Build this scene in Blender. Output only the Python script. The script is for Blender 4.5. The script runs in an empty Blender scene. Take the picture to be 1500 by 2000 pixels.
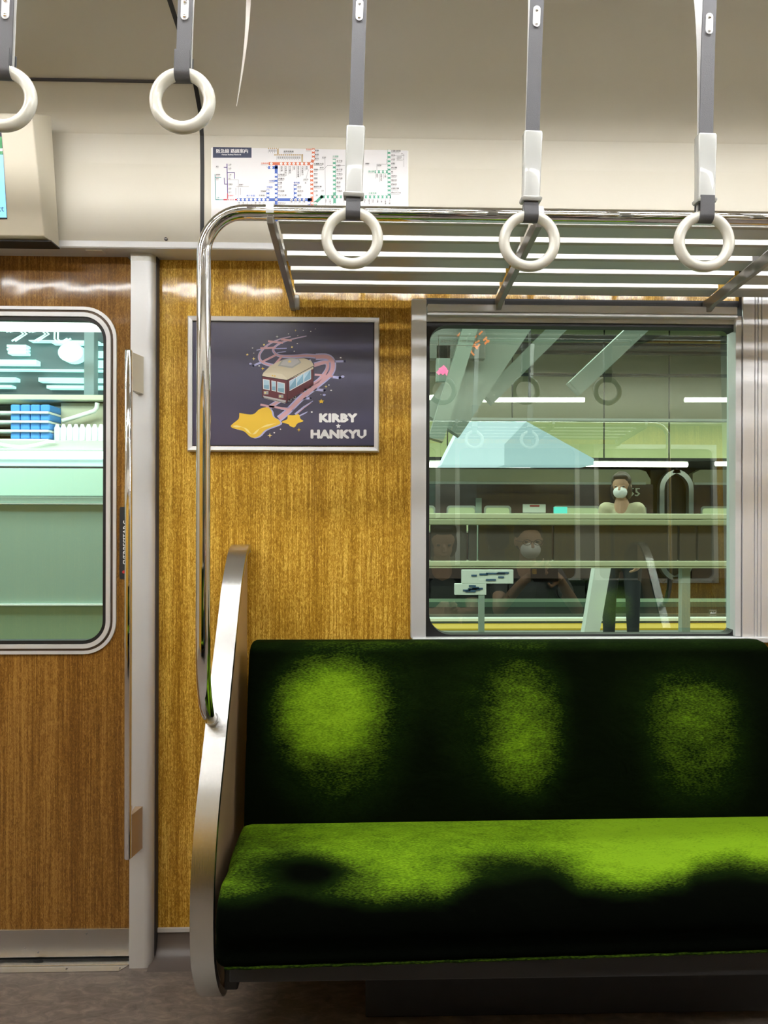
import bpy, bmesh, math, random
from mathutils import Vector, Matrix
from math import sin, cos, pi, radians
random.seed(7)
# ---------------------------------------------------------------- camera, world, lights, exposure
scene = bpy.context.scene
COL = scene.collection
CZ, F = 1.23, 1400.0
cam = bpy.data.objects.new('camera', bpy.data.cameras.new('camera')); COL.objects.link(cam)
cam.data.sensor_fit = 'VERTICAL'; cam.data.sensor_height = 36; cam.data.sensor_width = 27
cam.data.lens = F/2000*36; cam.data.clip_start = .02; cam.data.clip_end = 200
cam.location = (0, 0, CZ)
YAW, ROLL = radians(1.5), radians(-.14)
cam.matrix_world = Matrix.Translation((0, 0, CZ)) @ Matrix.Rotation(-YAW, 4, 'Z') @ Matrix.Rotation(pi/2, 4, 'X') @ Matrix.Rotation(-ROLL, 4, 'Z')
scene.camera = cam
CM = cam.matrix_world.to_3x3()
def P(px, py, Y):
    d = CM @ Vector(((px-750)/F, (1000-py)/F, -1)); t = Y/d.y
    return Vector((d.x*t, Y, CZ+d.z*t))
vs = scene.view_settings
vs.view_transform = 'Standard'; vs.look = 'None'; vs.gamma = 1; vs.use_curve_mapping = False
vs.exposure = 0.38
w = bpy.data.worlds.new('station_air'); scene.world = w; w.use_nodes = True
w.node_tree.nodes['Background'].inputs[0].default_value = (.55, .72, .66, 1)
w.node_tree.nodes['Background'].inputs[1].default_value = .10
def area(name, loc, size, power, rot=(0, 0, 0), col=(1, 1, 1)):
    l = bpy.data.lights.new(name, 'AREA'); l.shape = 'RECTANGLE'; l.size, l.size_y = size; l.energy = power; l.color = col
    o = bpy.data.objects.new(name, l); COL.objects.link(o); o.location = loc; o.rotation_euler = rot
    return o
LAMP_E = 40.0
area('platform_light', (1, 6.5, 3.3), (14, .5), 250, col=(.88, 1, .86))
area('track_light', (2, 13.2, 4.7), (26, .6), 900, col=(.9, 1, .74))
area('barrier_light', (1.5, 3.1, 3.2), (9, .4), 115, rot=(radians(25), 0, 0), col=(.93, 1, .84))  # unseen fill added to light the barrier's near side
area('screen_light', (-2.6, 2.75, 2.9), (3.5, .3), 42, rot=(radians(20), 0, 0), col=(.85, 1, .93))  # unseen fill added to brighten the screen behind the door glass
area('kiosk_light', (-3.6, 3.6, 2.6), (3, .4), 42, col=(.8, 1, .93))
# ---------------------------------------------------------------- materials
def mat(name, col, rough=.5, metal=0, coat=0, coat_rough=.05, emit=None, es=0, spec=.5, bump=None, aniso=0):
    m = bpy.data.materials.new(name); m.use_nodes = True
    nt = m.node_tree; b = nt.nodes['Principled BSDF']
    b.inputs['Base Color'].default_value = (*col, 1); b.inputs['Roughness'].default_value = rough
    b.inputs['Metallic'].default_value = metal; b.inputs['Coat Weight'].default_value = coat
    b.inputs['Coat Roughness'].default_value = coat_rough; b.inputs['Specular IOR Level'].default_value = spec
    b.inputs['Anisotropic'].default_value = aniso
    if emit: b.inputs['Emission Color'].default_value = (*emit, 1); b.inputs['Emission Strength'].default_value = es
    if bump:
        sc, st, stretch = bump
        tc = nt.nodes.new('ShaderNodeTexCoord'); mp = nt.nodes.new('ShaderNodeMapping'); n = nt.nodes.new('ShaderNodeTexNoise'); bp = nt.nodes.new('ShaderNodeBump')
        mp.inputs['Scale'].default_value = stretch; n.inputs['Scale'].default_value = sc; n.inputs['Detail'].default_value = 4
        bp.inputs['Strength'].default_value = st; bp.inputs['Distance'].default_value = .002
        nt.links.new(tc.outputs['Object'], mp.inputs[0]); nt.links.new(mp.outputs[0], n.inputs['Vector']); nt.links.new(n.outputs[0], bp.inputs['Height']); nt.links.new(bp.outputs[0], b.inputs['Normal'])
    return m
def N(nt, t, **k):
    n = nt.nodes.new(t)
    for a, v in k.items():
        if a in n.inputs.keys(): n.inputs[a].default_value = v
        else: setattr(n, a, v)
    return n
def ramp(nt, stops):
    r = nt.nodes.new('ShaderNodeValToRGB'); e = r.color_ramp.elements
    while len(e) < len(stops): e.new(.5)
    for i, (p, c) in enumerate(stops): e[i].position = p; e[i].color = (*c, 1)
    return r
def wood(name, dark, mid, light, rough=.32, coat=.6):
    m = mat(name, mid, .5, coat=.5, coat_rough=.06, spec=.15); nt = m.node_tree; b = nt.nodes['Principled BSDF']; L = nt.links.new
    tc = N(nt, 'ShaderNodeTexCoord')
    m1 = N(nt, 'ShaderNodeMapping'); m1.inputs['Scale'].default_value = (26, 26, .35)      # broad vertical figure
    n1 = N(nt, 'ShaderNodeTexNoise', Scale=1.0, Detail=3.0, Roughness=.6)
    m2 = N(nt, 'ShaderNodeMapping'); m2.inputs['Scale'].default_value = (300, 300, 5)      # fine fibres
    n2 = N(nt, 'ShaderNodeTexNoise', Scale=1.0, Detail=3.0, Roughness=.6)
    m3 = N(nt, 'ShaderNodeMapping'); m3.inputs['Scale'].default_value = (250, 250, 85)    # short curly flecks
    n3 = N(nt, 'ShaderNodeTexNoise', Scale=1.0, Detail=2.0, Distortion=1.6)
    for a, q in ((m1, n1), (m2, n2), (m3, n3)): L(tc.outputs['Object'], a.inputs[0]); L(a.outputs[0], q.inputs['Vector'])
    a1 = N(nt, 'ShaderNodeMath', operation='MULTIPLY'); a1.inputs[1].default_value = .42; L(n2.outputs[0], a1.inputs[0])
    a2 = N(nt, 'ShaderNodeMath', operation='MULTIPLY_ADD'); a2.inputs[1].default_value = .30; L(n1.outputs[0], a2.inputs[0]); L(a1.outputs[0], a2.inputs[2])
    a3 = N(nt, 'ShaderNodeMath', operation='MULTIPLY_ADD'); a3.inputs[1].default_value = .46; L(n3.outputs[0], a3.inputs[0]); L(a2.outputs[0], a3.inputs[2])
    r = ramp(nt, [(.48, dark), (.59, mid), (.72, light)]); L(a3.outputs[0], r.inputs[0]); L(r.outputs[0], b.inputs['Base Color'])
    n4 = N(nt, 'ShaderNodeTexNoise', Scale=14.0, Detail=1.0); L(tc.outputs['Object'], n4.inputs['Vector'])
    bp = N(nt, 'ShaderNodeBump', Strength=.25, Distance=.002); L(n4.outputs[0], bp.inputs['Height']); L(bp.outputs[0], b.inputs['Coat Normal'])
    return m
M = {}
M['wood'] = wood('golden_wood_laminate', (.27, .130, .010), (.47, .255, .022), (.86, .58, .12))
M['wood_door'] = wood('brown_wood_laminate', (.135, .055, .009), (.225, .105, .017), (.38, .20, .045))  # same wood as the wall, coloured darker for how light strikes the doors
M['cream'] = mat('cream_paint', (.60, .565, .475), .38, coat=.15, coat_rough=.3)
M['cream_box'] = mat('cream_plastic', (.70, .65, .53), .42)
M['ceiling'] = M['cream']; M['trough'] = mat('lamp_trough_grey', (.22, .21, .19), .5)
M['alu'] = mat('satin_aluminium', (.80, .81, .84), .34, .45, bump=(60, .05, (1, 1, .05)))
M['alu_light'] = mat('pale_anodised_aluminium', (.70, .71, .73), .38, .25)
M['steel'] = mat('brushed_steel', (.60, .60, .59), .27, 1, bump=(220, .12, (8, .15, .15)))
M['chrome'] = mat('chrome', (.86, .86, .87), .045, 1)
M['slat'] = mat('slat_aluminium', (.62, .62, .60), .42, .55)
M['bracket'] = mat('bracket_metal', (.34, .32, .30), .42, .6)
M['ring'] = mat('ivory_plastic', (.66, .65, .585), .22, coat=.5)
M['grip'] = mat('white_grip_plastic', (.40, .41, .395), .25, coat=.6)
M['belt'] = mat('grey_belt', (.085, .085, .095), .55, bump=(900, .2, (1, 1, 1)))
M['belt_edge'] = mat('white_belt_edge', (.6, .6, .6), .5)
M['black'] = mat('black_rubber', (.006, .006, .007), .5)
M['seam'] = mat('dark_seam', (.05, .045, .05), .6)
M['groove'] = mat('bronze_groove', (.10, .07, .05), .45, .4)
M['tan'] = mat('tan_laminate', (.46, .31, .18), .24, coat=.5)
M['bronze'] = mat('bronze_edge', (.30, .19, .09), .3, .7)
M['dark'] = mat('dark_metal', (.004, .004, .0045), .5)
M['base'] = mat('charcoal_base', (.018, .019, .022), .55)
M['kick'] = mat('brown_vinyl', (.11, .09, .082), .4)
M['lamp'] = mat('lit_tube', (1, 1, 1), .5, emit=(1, .99, .96), es=LAMP_E)
M['white'] = mat('white_print', (.86, .86, .86), .5)
M['screw'] = mat('screw_metal', (.25, .24, .23), .4, 1)
# floor
m = M['floor'] = mat('floor_vinyl', (.15, .12, .10), .42); nt = m.node_tree; L = nt.links.new; b = nt.nodes['Principled BSDF']
tc = N(nt, 'ShaderNodeTexCoord'); n1 = N(nt, 'ShaderNodeTexNoise', Scale=38.0, Detail=6.0, Roughness=.7, Distortion=.8)
mp = N(nt, 'ShaderNodeMapping'); mp.inputs['Scale'].default_value = (.55, 1.2, 1); L(tc.outputs['Object'], mp.inputs[0]); L(mp.outputs[0], n1.inputs['Vector'])
r = ramp(nt, [(.3, (.110, .085, .074)), (.5, (.175, .143, .122)), (.72, (.28, .235, .19))]); L(n1.outputs[0], r.inputs[0]); L(r.outputs[0], b.inputs['Base Color'])
bp = N(nt, 'ShaderNodeBump', Strength=.2, Distance=.001); L(n1.outputs[0], bp.inputs['Height']); L(bp.outputs[0], b.inputs['Normal'])
# velvet : 'nap' attribute = pile brushed flat plus grazing sheen put into the colour
m = M['velvet'] = mat('green_velvet', (.01, .02, .004), .9, spec=.02); nt = m.node_tree; L = nt.links.new; b = nt.nodes['Principled BSDF']
tc = N(nt, 'ShaderNodeTexCoord'); at = N(nt, 'ShaderNodeAttribute', attribute_name='nap')
mp = N(nt, 'ShaderNodeMapping'); mp.inputs['Scale'].default_value = (1, 1.8, 1.8); L(tc.outputs['Object'], mp.inputs[0])
n1 = N(nt, 'ShaderNodeTexNoise', Scale=16.0, Detail=7.0, Roughness=.68, Distortion=.4); L(mp.outputs[0], n1.inputs['Vector'])
n2 = N(nt, 'ShaderNodeTexNoise', Scale=420.0, Detail=2.0); mp2 = N(nt, 'ShaderNodeMapping'); mp2.inputs['Scale'].default_value = (.35, 1, 1); L(tc.outputs['Object'], mp2.inputs[0]); L(mp2.outputs[0], n2.inputs['Vector'])
s1 = N(nt, 'ShaderNodeMath', operation='SUBTRACT'); s1.inputs[1].default_value = .5; L(n1.outputs[0], s1.inputs[0])
k1 = N(nt, 'ShaderNodeMath', operation='MULTIPLY'); k1.inputs[1].default_value = .62; L(s1.outputs[0], k1.inputs[0])
sub2 = N(nt, 'ShaderNodeMath', operation='SUBTRACT'); sub2.inputs[1].default_value = .5; L(n2.outputs[0], sub2.inputs[0])
k2 = N(nt, 'ShaderNodeMath', operation='MULTIPLY_ADD'); k2.inputs[1].default_value = .8; L(sub2.outputs[0], k2.inputs[0]); L(k1.outputs[0], k2.inputs[2])
kk = N(nt, 'ShaderNodeMath', operation='MULTIPLY'); kk.inputs[1].default_value = 1.0; L(k2.outputs[0], kk.inputs[0])
# noise only counts where brushing or painted sheen lifts the tone
gate = N(nt, 'ShaderNodeMapRange'); gate.inputs['From Min'].default_value = .02; gate.inputs['From Max'].default_value = .35; L(at.outputs['Fac'], gate.inputs['Value'])
gm = N(nt, 'ShaderNodeMath', operation='MULTIPLY'); L(kk.outputs[0], gm.inputs[0]); L(gate.outputs[0], gm.inputs[1])
ad = N(nt, 'ShaderNodeMath', operation='ADD'); L(at.outputs['Fac'], ad.inputs[0]); L(gm.outputs[0], ad.inputs[1])
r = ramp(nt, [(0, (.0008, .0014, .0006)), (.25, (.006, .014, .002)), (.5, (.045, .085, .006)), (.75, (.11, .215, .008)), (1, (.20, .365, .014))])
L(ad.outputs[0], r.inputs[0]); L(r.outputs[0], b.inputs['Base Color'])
b.inputs['Sheen Weight'].default_value = .012; b.inputs['Sheen Tint'].default_value = (.35, .6, .08, 1); b.inputs['Sheen Roughness'].default_value = .35
n3 = N(nt, 'ShaderNodeTexNoise', Scale=9.0, Detail=5.0, Distortion=1.2); L(mp.outputs[0], n3.inputs['Vector'])
bp = N(nt, 'ShaderNodeBump', Strength=.5, Distance=.009); L(n3.outputs[0], bp.inputs['Height']); L(bp.outputs[0], b.inputs['Normal'])
# glass: fresnel mix of tinted transparency and mirror
def glass(name, tint, ior):
    m = bpy.data.materials.new(name); m.use_nodes = True; nt = m.node_tree; nt.nodes.clear(); L = nt.links.new
    o = N(nt, 'ShaderNodeOutputMaterial'); mx = N(nt, 'ShaderNodeMixShader'); t = N(nt, 'ShaderNodeBsdfTransparent'); g = N(nt, 'ShaderNodeBsdfGlossy'); fr = N(nt, 'ShaderNodeFresnel')
    t.inputs[0].default_value = (*tint, 1); g.inputs['Roughness'].default_value = .0; fr.inputs[0].default_value = ior
    g.inputs[0].default_value = (.85, 1, .9, 1)
    L(fr.outputs[0], mx.inputs[0]); L(t.outputs[0], mx.inputs[1]); L(g.outputs[0], mx.inputs[2]); L(mx.outputs[0], o.inputs[0])
    return m
M['glass'] = glass('green_tinted_glass', (.84, .95, .88), 2.6)
M['glass_door'] = glass('door_glass', (.88, .98, .94), 1.6)
M['map_print'] = None
def flatmat(name, col, rough=.45): 
    if name not in M or M[name] is None: M[name] = mat(name, col, rough)
    return M[name]
# ---------------------------------------------------------------- helpers
BASE = {}
def obj(name, bm, m, parent=None, smooth=None, kind=None):
    me = bpy.data.meshes.new(name)
    bmesh.ops.recalc_face_normals(bm, faces=bm.faces) if not getattr(bm, 'keep', False) else None
    bm.to_mesh(me); bm.free()
    for mm in (m if isinstance(m, (list, tuple)) else [m]): me.materials.append(mm)
    return link(name, me, parent, smooth, kind)
def link(name, me, parent=None, smooth=None, kind=None):
    o = bpy.data.objects.new(name, me)
    if parent is not None:
        base = BASE[parent.name]; me.transform(Matrix.Translation(-base)); o.parent = parent; BASE[o.name] = base
    else: BASE[o.name] = Vector((0, 0, 0))
    if smooth is not None:
        for p in me.polygons: p.use_smooth = True
        try: me.set_sharp_from_angle(angle=radians(smooth))
        except Exception: pass
    COL.objects.link(o)
    if kind: o['kind'] = kind
    return o
def thing(name, label, cat, base=(0, 0, 0), group=None):
    o = bpy.data.objects.new(name, None); COL.objects.link(o); o.location = base; o.empty_display_size = .05
    o['label'] = label; o['category'] = cat
    if group: o['group'] = group
    BASE[o.name] = Vector(base); return o
def tag(o, label, cat, group=None):
    o['label'] = label; o['category'] = cat
    if group: o['group'] = group
    return o
def struct(name, bm, m, parent=None, smooth=None): return obj(name, bm, m, parent, smooth, 'structure' if parent is None else None)
def dup(root, label=None, group=None, loc=None, rotz=None, name=None):
    def cp(o, par):
        c = o.copy(); COL.objects.link(c); c.parent = par
        for ch in [x for x in bpy.data.objects if x.parent == o]: cp(ch, c)
        return c
    c = cp(root, None)
    if name: c.name = name
    if label: c['label'] = label
    if group: c['group'] = group
    if loc is not None: c.location = loc
    if rotz is not None: c.rotation_euler.z = rotz
    return c
def bx(bm, x0, x1, y0, y1, z0, z1, bev=0, mi=0, seg=2):
    r = bmesh.ops.create_cube(bm, size=1); vv = r['verts']
    for v in vv: v.co = Vector(((x0+x1)/2+v.co.x*(x1-x0), (y0+y1)/2+v.co.y*(y1-y0), (z0+z1)/2+v.co.z*(z1-z0)))
    fs = {f for v in vv for f in v.link_faces}
    for f in fs: f.material_index = mi
    if bev:
        es = list({e for v in vv for e in v.link_edges})
        bmesh.ops.bevel(bm, geom=es, offset=bev, segments=seg, profile=.5, affect='EDGES', material=mi)
    return bm
def box(*a, **k): return bx(bmesh.new(), *a, **k)
def prism(bm, pts, axis, a0, a1, mi=0):
    """pts: 2D polygon; axis 'x': pts=(y,z); 'y': pts=(x,z); 'z': pts=(x,y)"""
    def mk(p, a): return {'x': (a, p[0], p[1]), 'y': (p[0], a, p[1]), 'z': (p[0], p[1], a)}[axis]
    A = [bm.verts.new(mk(p, a0)) for p in pts]; B = [bm.verts.new(mk(p, a1)) for p in pts]
    n = len(pts); fs = [bm.faces.new(A), bm.faces.new(B[::-1])]
    for i in range(n): fs.append(bm.faces.new((A[i], B[i], B[(i+1) % n], A[(i+1) % n])))
    for f in fs: f.material_index = mi
    return bm
def rrect(x0, x1, z0, z1, r, n=8):
    pts = []
    for cx, cz, a in ((x1-r, z1-r, 0), (x0+r, z1-r, 90), (x0+r, z0+r, 180), (x1-r, z0+r, 270)):
        for i in range(n+1):
            t = radians(a+90*i/n); pts.append((cx+r*cos(t), cz+r*sin(t)))
    return pts
def ringframe(bm, outer, inner, y0, y1, mi=0):
    n = len(outer)
    V = [[bm.verts.new((p[0], y, p[1])) for p in loop] for loop in (outer, inner) for y in (y0, y1)]
    o0, o1, i0, i1 = V
    for k in range(n):
        j = (k+1) % n
        for q in ((o0[k], o0[j], i0[j], i0[k]), (o1[k], i1[k], i1[j], o1[j]), (o0[k], o1[k], o1[j], o0[j]), (i0[k], i0[j], i1[j], i1[k])):
            bm.faces.new(q).material_index = mi
    return bm
def tube(bm, path, r, n=14, closed=False, mi=0, caps=True):
    path = [Vector(p) for p in path]; m_ = len(path); rings = []; up = Vector((0, 0, 1)); prev = None
    for i, p in enumerate(path):
        a = path[(i-1) % m_] if (closed or i > 0) else p; b_ = path[(i+1) % m_] if (closed or i < m_-1) else p
        t = (b_-a).normalized()
        if prev is None:
            u = t.cross(up)
            if u.length < 1e-3: u = t.cross(Vector((1, 0, 0)))
            u.normalize()
        else: u = (prev - t*prev.dot(t)).normalized()
        prev = u; v = t.cross(u); rr = r[i] if isinstance(r, (list, tuple)) else r
        rings.append([bm.verts.new(p+(u*cos(2*pi*k/n)+v*sin(2*pi*k/n))*rr) for k in range(n)])
    for i in range(m_ if closed else m_-1):
        A, B = rings[i], rings[(i+1) % m_]
        for k in range(n): bm.faces.new((A[k], A[(k+1) % n], B[(k+1) % n], B[k])).material_index = mi
    if caps and not closed: bm.faces.new(rings[0][::-1]); bm.faces.new(rings[-1])
    return bm
def loft(bm, loops, cap=True, mi=0):
    R = [[bm.verts.new(p) for p in l] for l in loops]; n = len(R[0])
    for A, B in zip(R, R[1:]):
        for k in range(n): bm.faces.new((A[k], A[(k+1) % n], B[(k+1) % n], B[k])).material_index = mi
    if cap: bm.faces.new(R[0][::-1]); bm.faces.new(R[-1])
    return bm
def strip(bm, pts, width_axis, a0, a1, thick_dir=None):
    A = [bm.verts.new((a0, p[0], p[1])) for p in pts]; B = [bm.verts.new((a1, p[0], p[1])) for p in pts]
    for i in range(len(pts)-1): bm.faces.new((A[i], B[i], B[i+1], A[i+1]))
    return bm
_tc = {}
def glyphs(s):
    if s not in _tc:
        c = bpy.data.curves.new('lettering', 'FONT'); c.body = s; c.resolution_u = 1
        o = bpy.data.objects.new('lettering', c); me = o.to_mesh()
        vs_ = [v.co.copy() for v in me.vertices]; fs = [tuple(p.vertices) for p in me.polygons]
        o.to_mesh_clear(); bpy.data.objects.remove(o); bpy.data.curves.remove(c); _tc[s] = (vs_, fs)
    return _tc[s]
def text(bm, s, fn, mi=0, size=1, vertical=False, bold=0):
    """fn maps (u,v) text-plane coords (u right, v up, scaled by size) to 3D"""
    vs_, fs = glyphs(s)
    for kk2, du in enumerate([0] if not bold else [-bold, bold]):
        V = [bm.verts.new(Vector(fn(v.x*size+du, v.y*size))+Vector((0, -.00005*kk2, 0))) for v in vs_]
        for f in fs:
            try: bm.faces.new([V[i] for i in f]).material_index = mi
            except ValueError: pass
def bmk():
    b = bmesh.new(); b.keep = True if False else None
    return b
class Flat:
    """layers of flat print on a plane y=Y facing the camera; conv(u,v)->(x,z)"""
    def __init__(s, conv, Y, step=.00012): s.c, s.Y, s.st = conv, Y, step; s.bm = bmesh.new(); s.mats = []; s.n = 0
    def mi(s, m):
        if m not in s.mats: s.mats.append(m)
        return s.mats.index(m)
    def pt(s, u, v, k): x, z = s.c(u, v); return (x, s.Y-k*s.st, z)
    def poly(s, pts, m, k=1):
        f = s.bm.faces.new([s.bm.verts.new(s.pt(u, v, k)) for u, v in pts]); f.material_index = s.mi(m); f.normal_update()
        if f.normal.y > 0: f.normal_flip()
    def rect(s, u0, v0, u1, v1, m, k=1): s.poly([(u0, v0), (u1, v0), (u1, v1), (u0, v1)], m, k)
    def circ(s, u, v, r, m, k=1, n=14, ry=None): s.poly([(u+r*cos(2*pi*i/n), v+(ry or r)*sin(2*pi*i/n)) for i in range(n)], m, k)
    def line(s, pts, wd, m, k=1):
        for (a, b_), (c, d) in zip(pts, pts[1:]):
            L_ = math.hypot(c-a, d-b_) or 1; nx, ny = -(d-b_)/L_*wd/2, (c-a)/L_*wd/2; ex, ey = (c-a)/L_*wd/2*.98, (d-b_)/L_*wd/2*.98
            s.poly([(a+nx-ex, b_+ny-ey), (c+nx+ex, d+ny+ey), (c-nx+ex, d-ny+ey), (a-nx-ex, b_-ny-ey)], m, k)
    def band(s, pts, ws, m, k=1):
        n = len(pts); Ls, Rs = [], []
        for i in range(n):
            a = pts[max(i-1, 0)]; c = pts[min(i+1, n-1)]; dx, dy = c[0]-a[0], c[1]-a[1]; l = math.hypot(dx, dy) or 1
            wd = ws[i] if isinstance(ws, (list, tuple)) else ws
            Ls.append((pts[i][0]-dy/l*wd/2, pts[i][1]+dx/l*wd/2)); Rs.append((pts[i][0]+dy/l*wd/2, pts[i][1]-dx/l*wd/2))
        for i in range(n-1): s.poly([Ls[i], Ls[i+1], Rs[i+1], Rs[i]], m, k)
    def star(s, u, v, r, m, k=1, rot=-90, inner=.5, n=5, sq=1):
        s.poly([(u+(r if i % 2 == 0 else r*inner)*cos(radians(rot+180/n*i)), v+sq*(r if i % 2 == 0 else r*inner)*sin(radians(rot+180/n*i))) for i in range(2*n)], m, k)
    def txt(s, t, u, v, size, m, k=2, bold=0, vert=False, rot=0):
        if vert:
            for i, ch in enumerate(t): s.txt(ch, u, v+i*size*1.0, size, m, k, bold)
            return
        vs_, fs = glyphs(t); mi = s.mi(m); ca, sa = cos(radians(rot)), sin(radians(rot))
        for kk2, du in enumerate([0] if not bold else [-bold, bold]):
            V = []; k = k+kk2*.35
            for q in vs_:
                a, b_ = q.x*size+du, -q.y*size
                V.append(s.bm.verts.new(s.pt(u+a*ca-b_*sa, v+a*sa+b_*ca, k)))
            for f in fs:
                try:
                    g = s.bm.faces.new([V[i] for i in f]); g.material_index = mi; g.normal_update()
                    if g.normal.y > 0: g.normal_flip()
                except ValueError: pass
    def done(s, name, parent=None):
        me = bpy.data.meshes.new(name); s.bm.to_mesh(me); s.bm.free()
        for m_ in s.mats: me.materials.append(m_)
        return link(name, me, parent)
# ================================================================ CARRIAGE SHELL
XL, XR, YB = -3.2, 4.2, -.75            # ends of the carriage we build, opposite wall plane
YC = (2.0+YB)/2                          # centre line
def sym(y): return 2*YC-y
struct('floor', box(XL, XR, YB-.02, 2.03, -.04, 0), M['floor'])
prof = [(1.914, 1.945), (1.914, 2.15), (1.908, 2.225), (1.888, 2.275), (1.83, 2.318), (1.75, 2.337), (1.665, 2.349), (1.58, 2.36), (1.3, 2.385), (YC, 2.40)]
_f = prof[2:8]; _s = []
for i in range(len(_f)-1):
    p0_, p1_, p2_, p3_ = _f[max(i-1, 0)], _f[i], _f[i+1], _f[min(i+2, len(_f)-1)]
    for j in range(12):
        t = j/12; _s.append(tuple(.5*((2*p1_[k])+(-p0_[k]+p2_[k])*t+(2*p0_[k]-5*p1_[k]+4*p2_[k]-p3_[k])*t*t+(-p0_[k]+3*p1_[k]-3*p2_[k]+p3_[k])*t**3) for k in (0, 1)))
cv_low = prof[:2]+_s[:25]; cv_top = _s[24:]+[(1.58, 2.36), (1.3, 2.379), (1.20, 2.385)]
def cove(a, b_, ps, flip=False, th=.012, X=None):
    bm = bmesh.new(); q = [(sym(y), z) for y, z in ps] if flip else ps
    s = -1 if flip else 1
    outer = [(y+s*th, z+th*.8) for y, z in q]
    poly = q+outer[::-1]; prism(bm, poly, 'x', a, b_); return bm
SX = P(395, 430, 1.914).x               # gasket seam in the head panels
struct('wall_upper', cove(SX+.005, XR, cv_low), M['cream'])
struct('wall_door_head', cove(XL, SX-.005, cv_low), M['cream'])
c1 = [(1.8285, 2.3185)]+prof[5:]
struct('ceiling', cove(XL, XR, cv_top), M['ceiling'])
struct('ceiling_far', cove(XL, XR, cv_low+cv_top[1:], True), M['ceiling'], smooth=35)
struct('ceiling_middle', box(XL, XR, sym(.96), .96, 2.392, 2.404), M['ceiling'])
for yy in (1.08, sym(1.08)):
    g = bmesh.new(); bx(g, XL, XR, yy-.12, yy+.12, 2.462, 2.474); bx(g, XL, XR, yy-.132, yy-.12, 2.385, 2.474); bx(g, XL, XR, yy+.12, yy+.132, 2.385, 2.474); struct('trim_lamp_trough', g, M['trough'])
g = bmesh.new(); gp = [(y-.0012, z-.0012) for y, z in prof[:9]]
prism(g, gp+[(y+.004, z+.004) for y, z in prof[:9]][::-1], 'x', SX-.0052, SX+.0052); struct('trim_gasket', g, M['black'])
g = bmesh.new(); bx(g, XL, SX-.006, 1.824, 1.832, 2.3155, 2.3195); struct('trim_seam', g, M['seam'])
# trim rail over the wood
def trim_rail(x0, x1):
    return prism(bmesh.new(), [(1.912, 1.929), (1.912, 1.9445), (1.93, 1.949), (2.0, 1.949), (2.03, 1.949), (2.03, 1.927), (1.914, 1.926)], 'x', x0, x1)
struct('trim_rail', trim_rail(XL, XR), M['alu_light'])
t_ = thing('door_sensor', 'small grey rectangular plate under the rail above the door', 'sensor', tuple(P(187, 494, 1.94)))
p0 = P(187, 494, 1.94); g = box(p0.x-.022, p0.x+.022, 1.925, 1.955, 1.9225, 1.9265, bev=.001); obj('sensor_plate', g, M['alu'], t_)
# wood walls (front), with openings
xa, xb = P(306, 1000, 2.0).x, P(806, 1000, 2.0).x
xw1 = P(1447, 1000, 2.0).x
WZ0, WZ1 = .075, 1.93
zs = P(1000, 1255, 2.0).z; zt = P(1000, 585, 2.0).z
struct('wall_panel', box(xa-.02, xb, 2.0, 2.03, WZ0, WZ1), M['wood'])
struct('wall_below_window', box(xb, xw1+.01, 2.0, 2.03, WZ0, zs-.002), M['wood'])
struct('wall_above_window', box(xb, xw1+.01, 2.0, 2.03, zt, WZ1), M['wood'])
struct('wall_right', box(xw1+.01, XR, 2.0, 2.03, WZ0, WZ1), M['wood'])
# skirting with coved foot
zk = P(330, 1819, 2.0).z
sk = [(1.998, zk), (1.998, .055), (1.99, .03), (1.972, .012), (1.94, .002), (1.93, 0), (2.03, 0), (2.03, zk)]
struct('baseboard_front', prism(bmesh.new(), sk, 'x', xa-.004, XR), M['kick'], smooth=50)
struct('trim_skirting', box(xa, XR, 1.994, 2.002, zk, P(330, 1811, 2.0).z, bev=.001), M['alu_light'])
# ---- pillar beside the door
px0, px1 = P(254, 1000, 1.945).x, P(297, 1000, 1.945).x
pil = thing('door_pillar', 'pale aluminium post between the sliding door and the golden wood wall', 'pillar', (px0, 1.98, 0))
r_ = .02; pts = [(px0, 2.03), (px0, 1.946), (px1-r_, 1.946)]+[(px1-r_+r_*sin(radians(a)), 1.946+r_-r_*cos(radians(a))) for a in (18, 36, 54, 72, 90)]+[(px1, 2.03)]
obj('post', prism(bmesh.new(), pts, 'z', 0, 1.9265), M['alu_light'], pil, smooth=30)
x2 = P(306.5, 1000, 1.985).x
obj('edge_strip', box(px1+.0005, x2, 1.982, 2.03, .012, 1.9265, bev=.001), M['alu_light'], pil)
obj('joint', box(px1-.0005, px1+.003, 1.975, 2.0, .012, 1.9265), M['seam'], pil)
obj('collar', prism(bmesh.new(), [(x+(.0006 if x > px0+.01 else 0), y-(.0006 if y < 2 else 0)) for x, y in pts], 'z', 1.905, 1.9262), M['slat'], pil, smooth=30)
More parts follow.
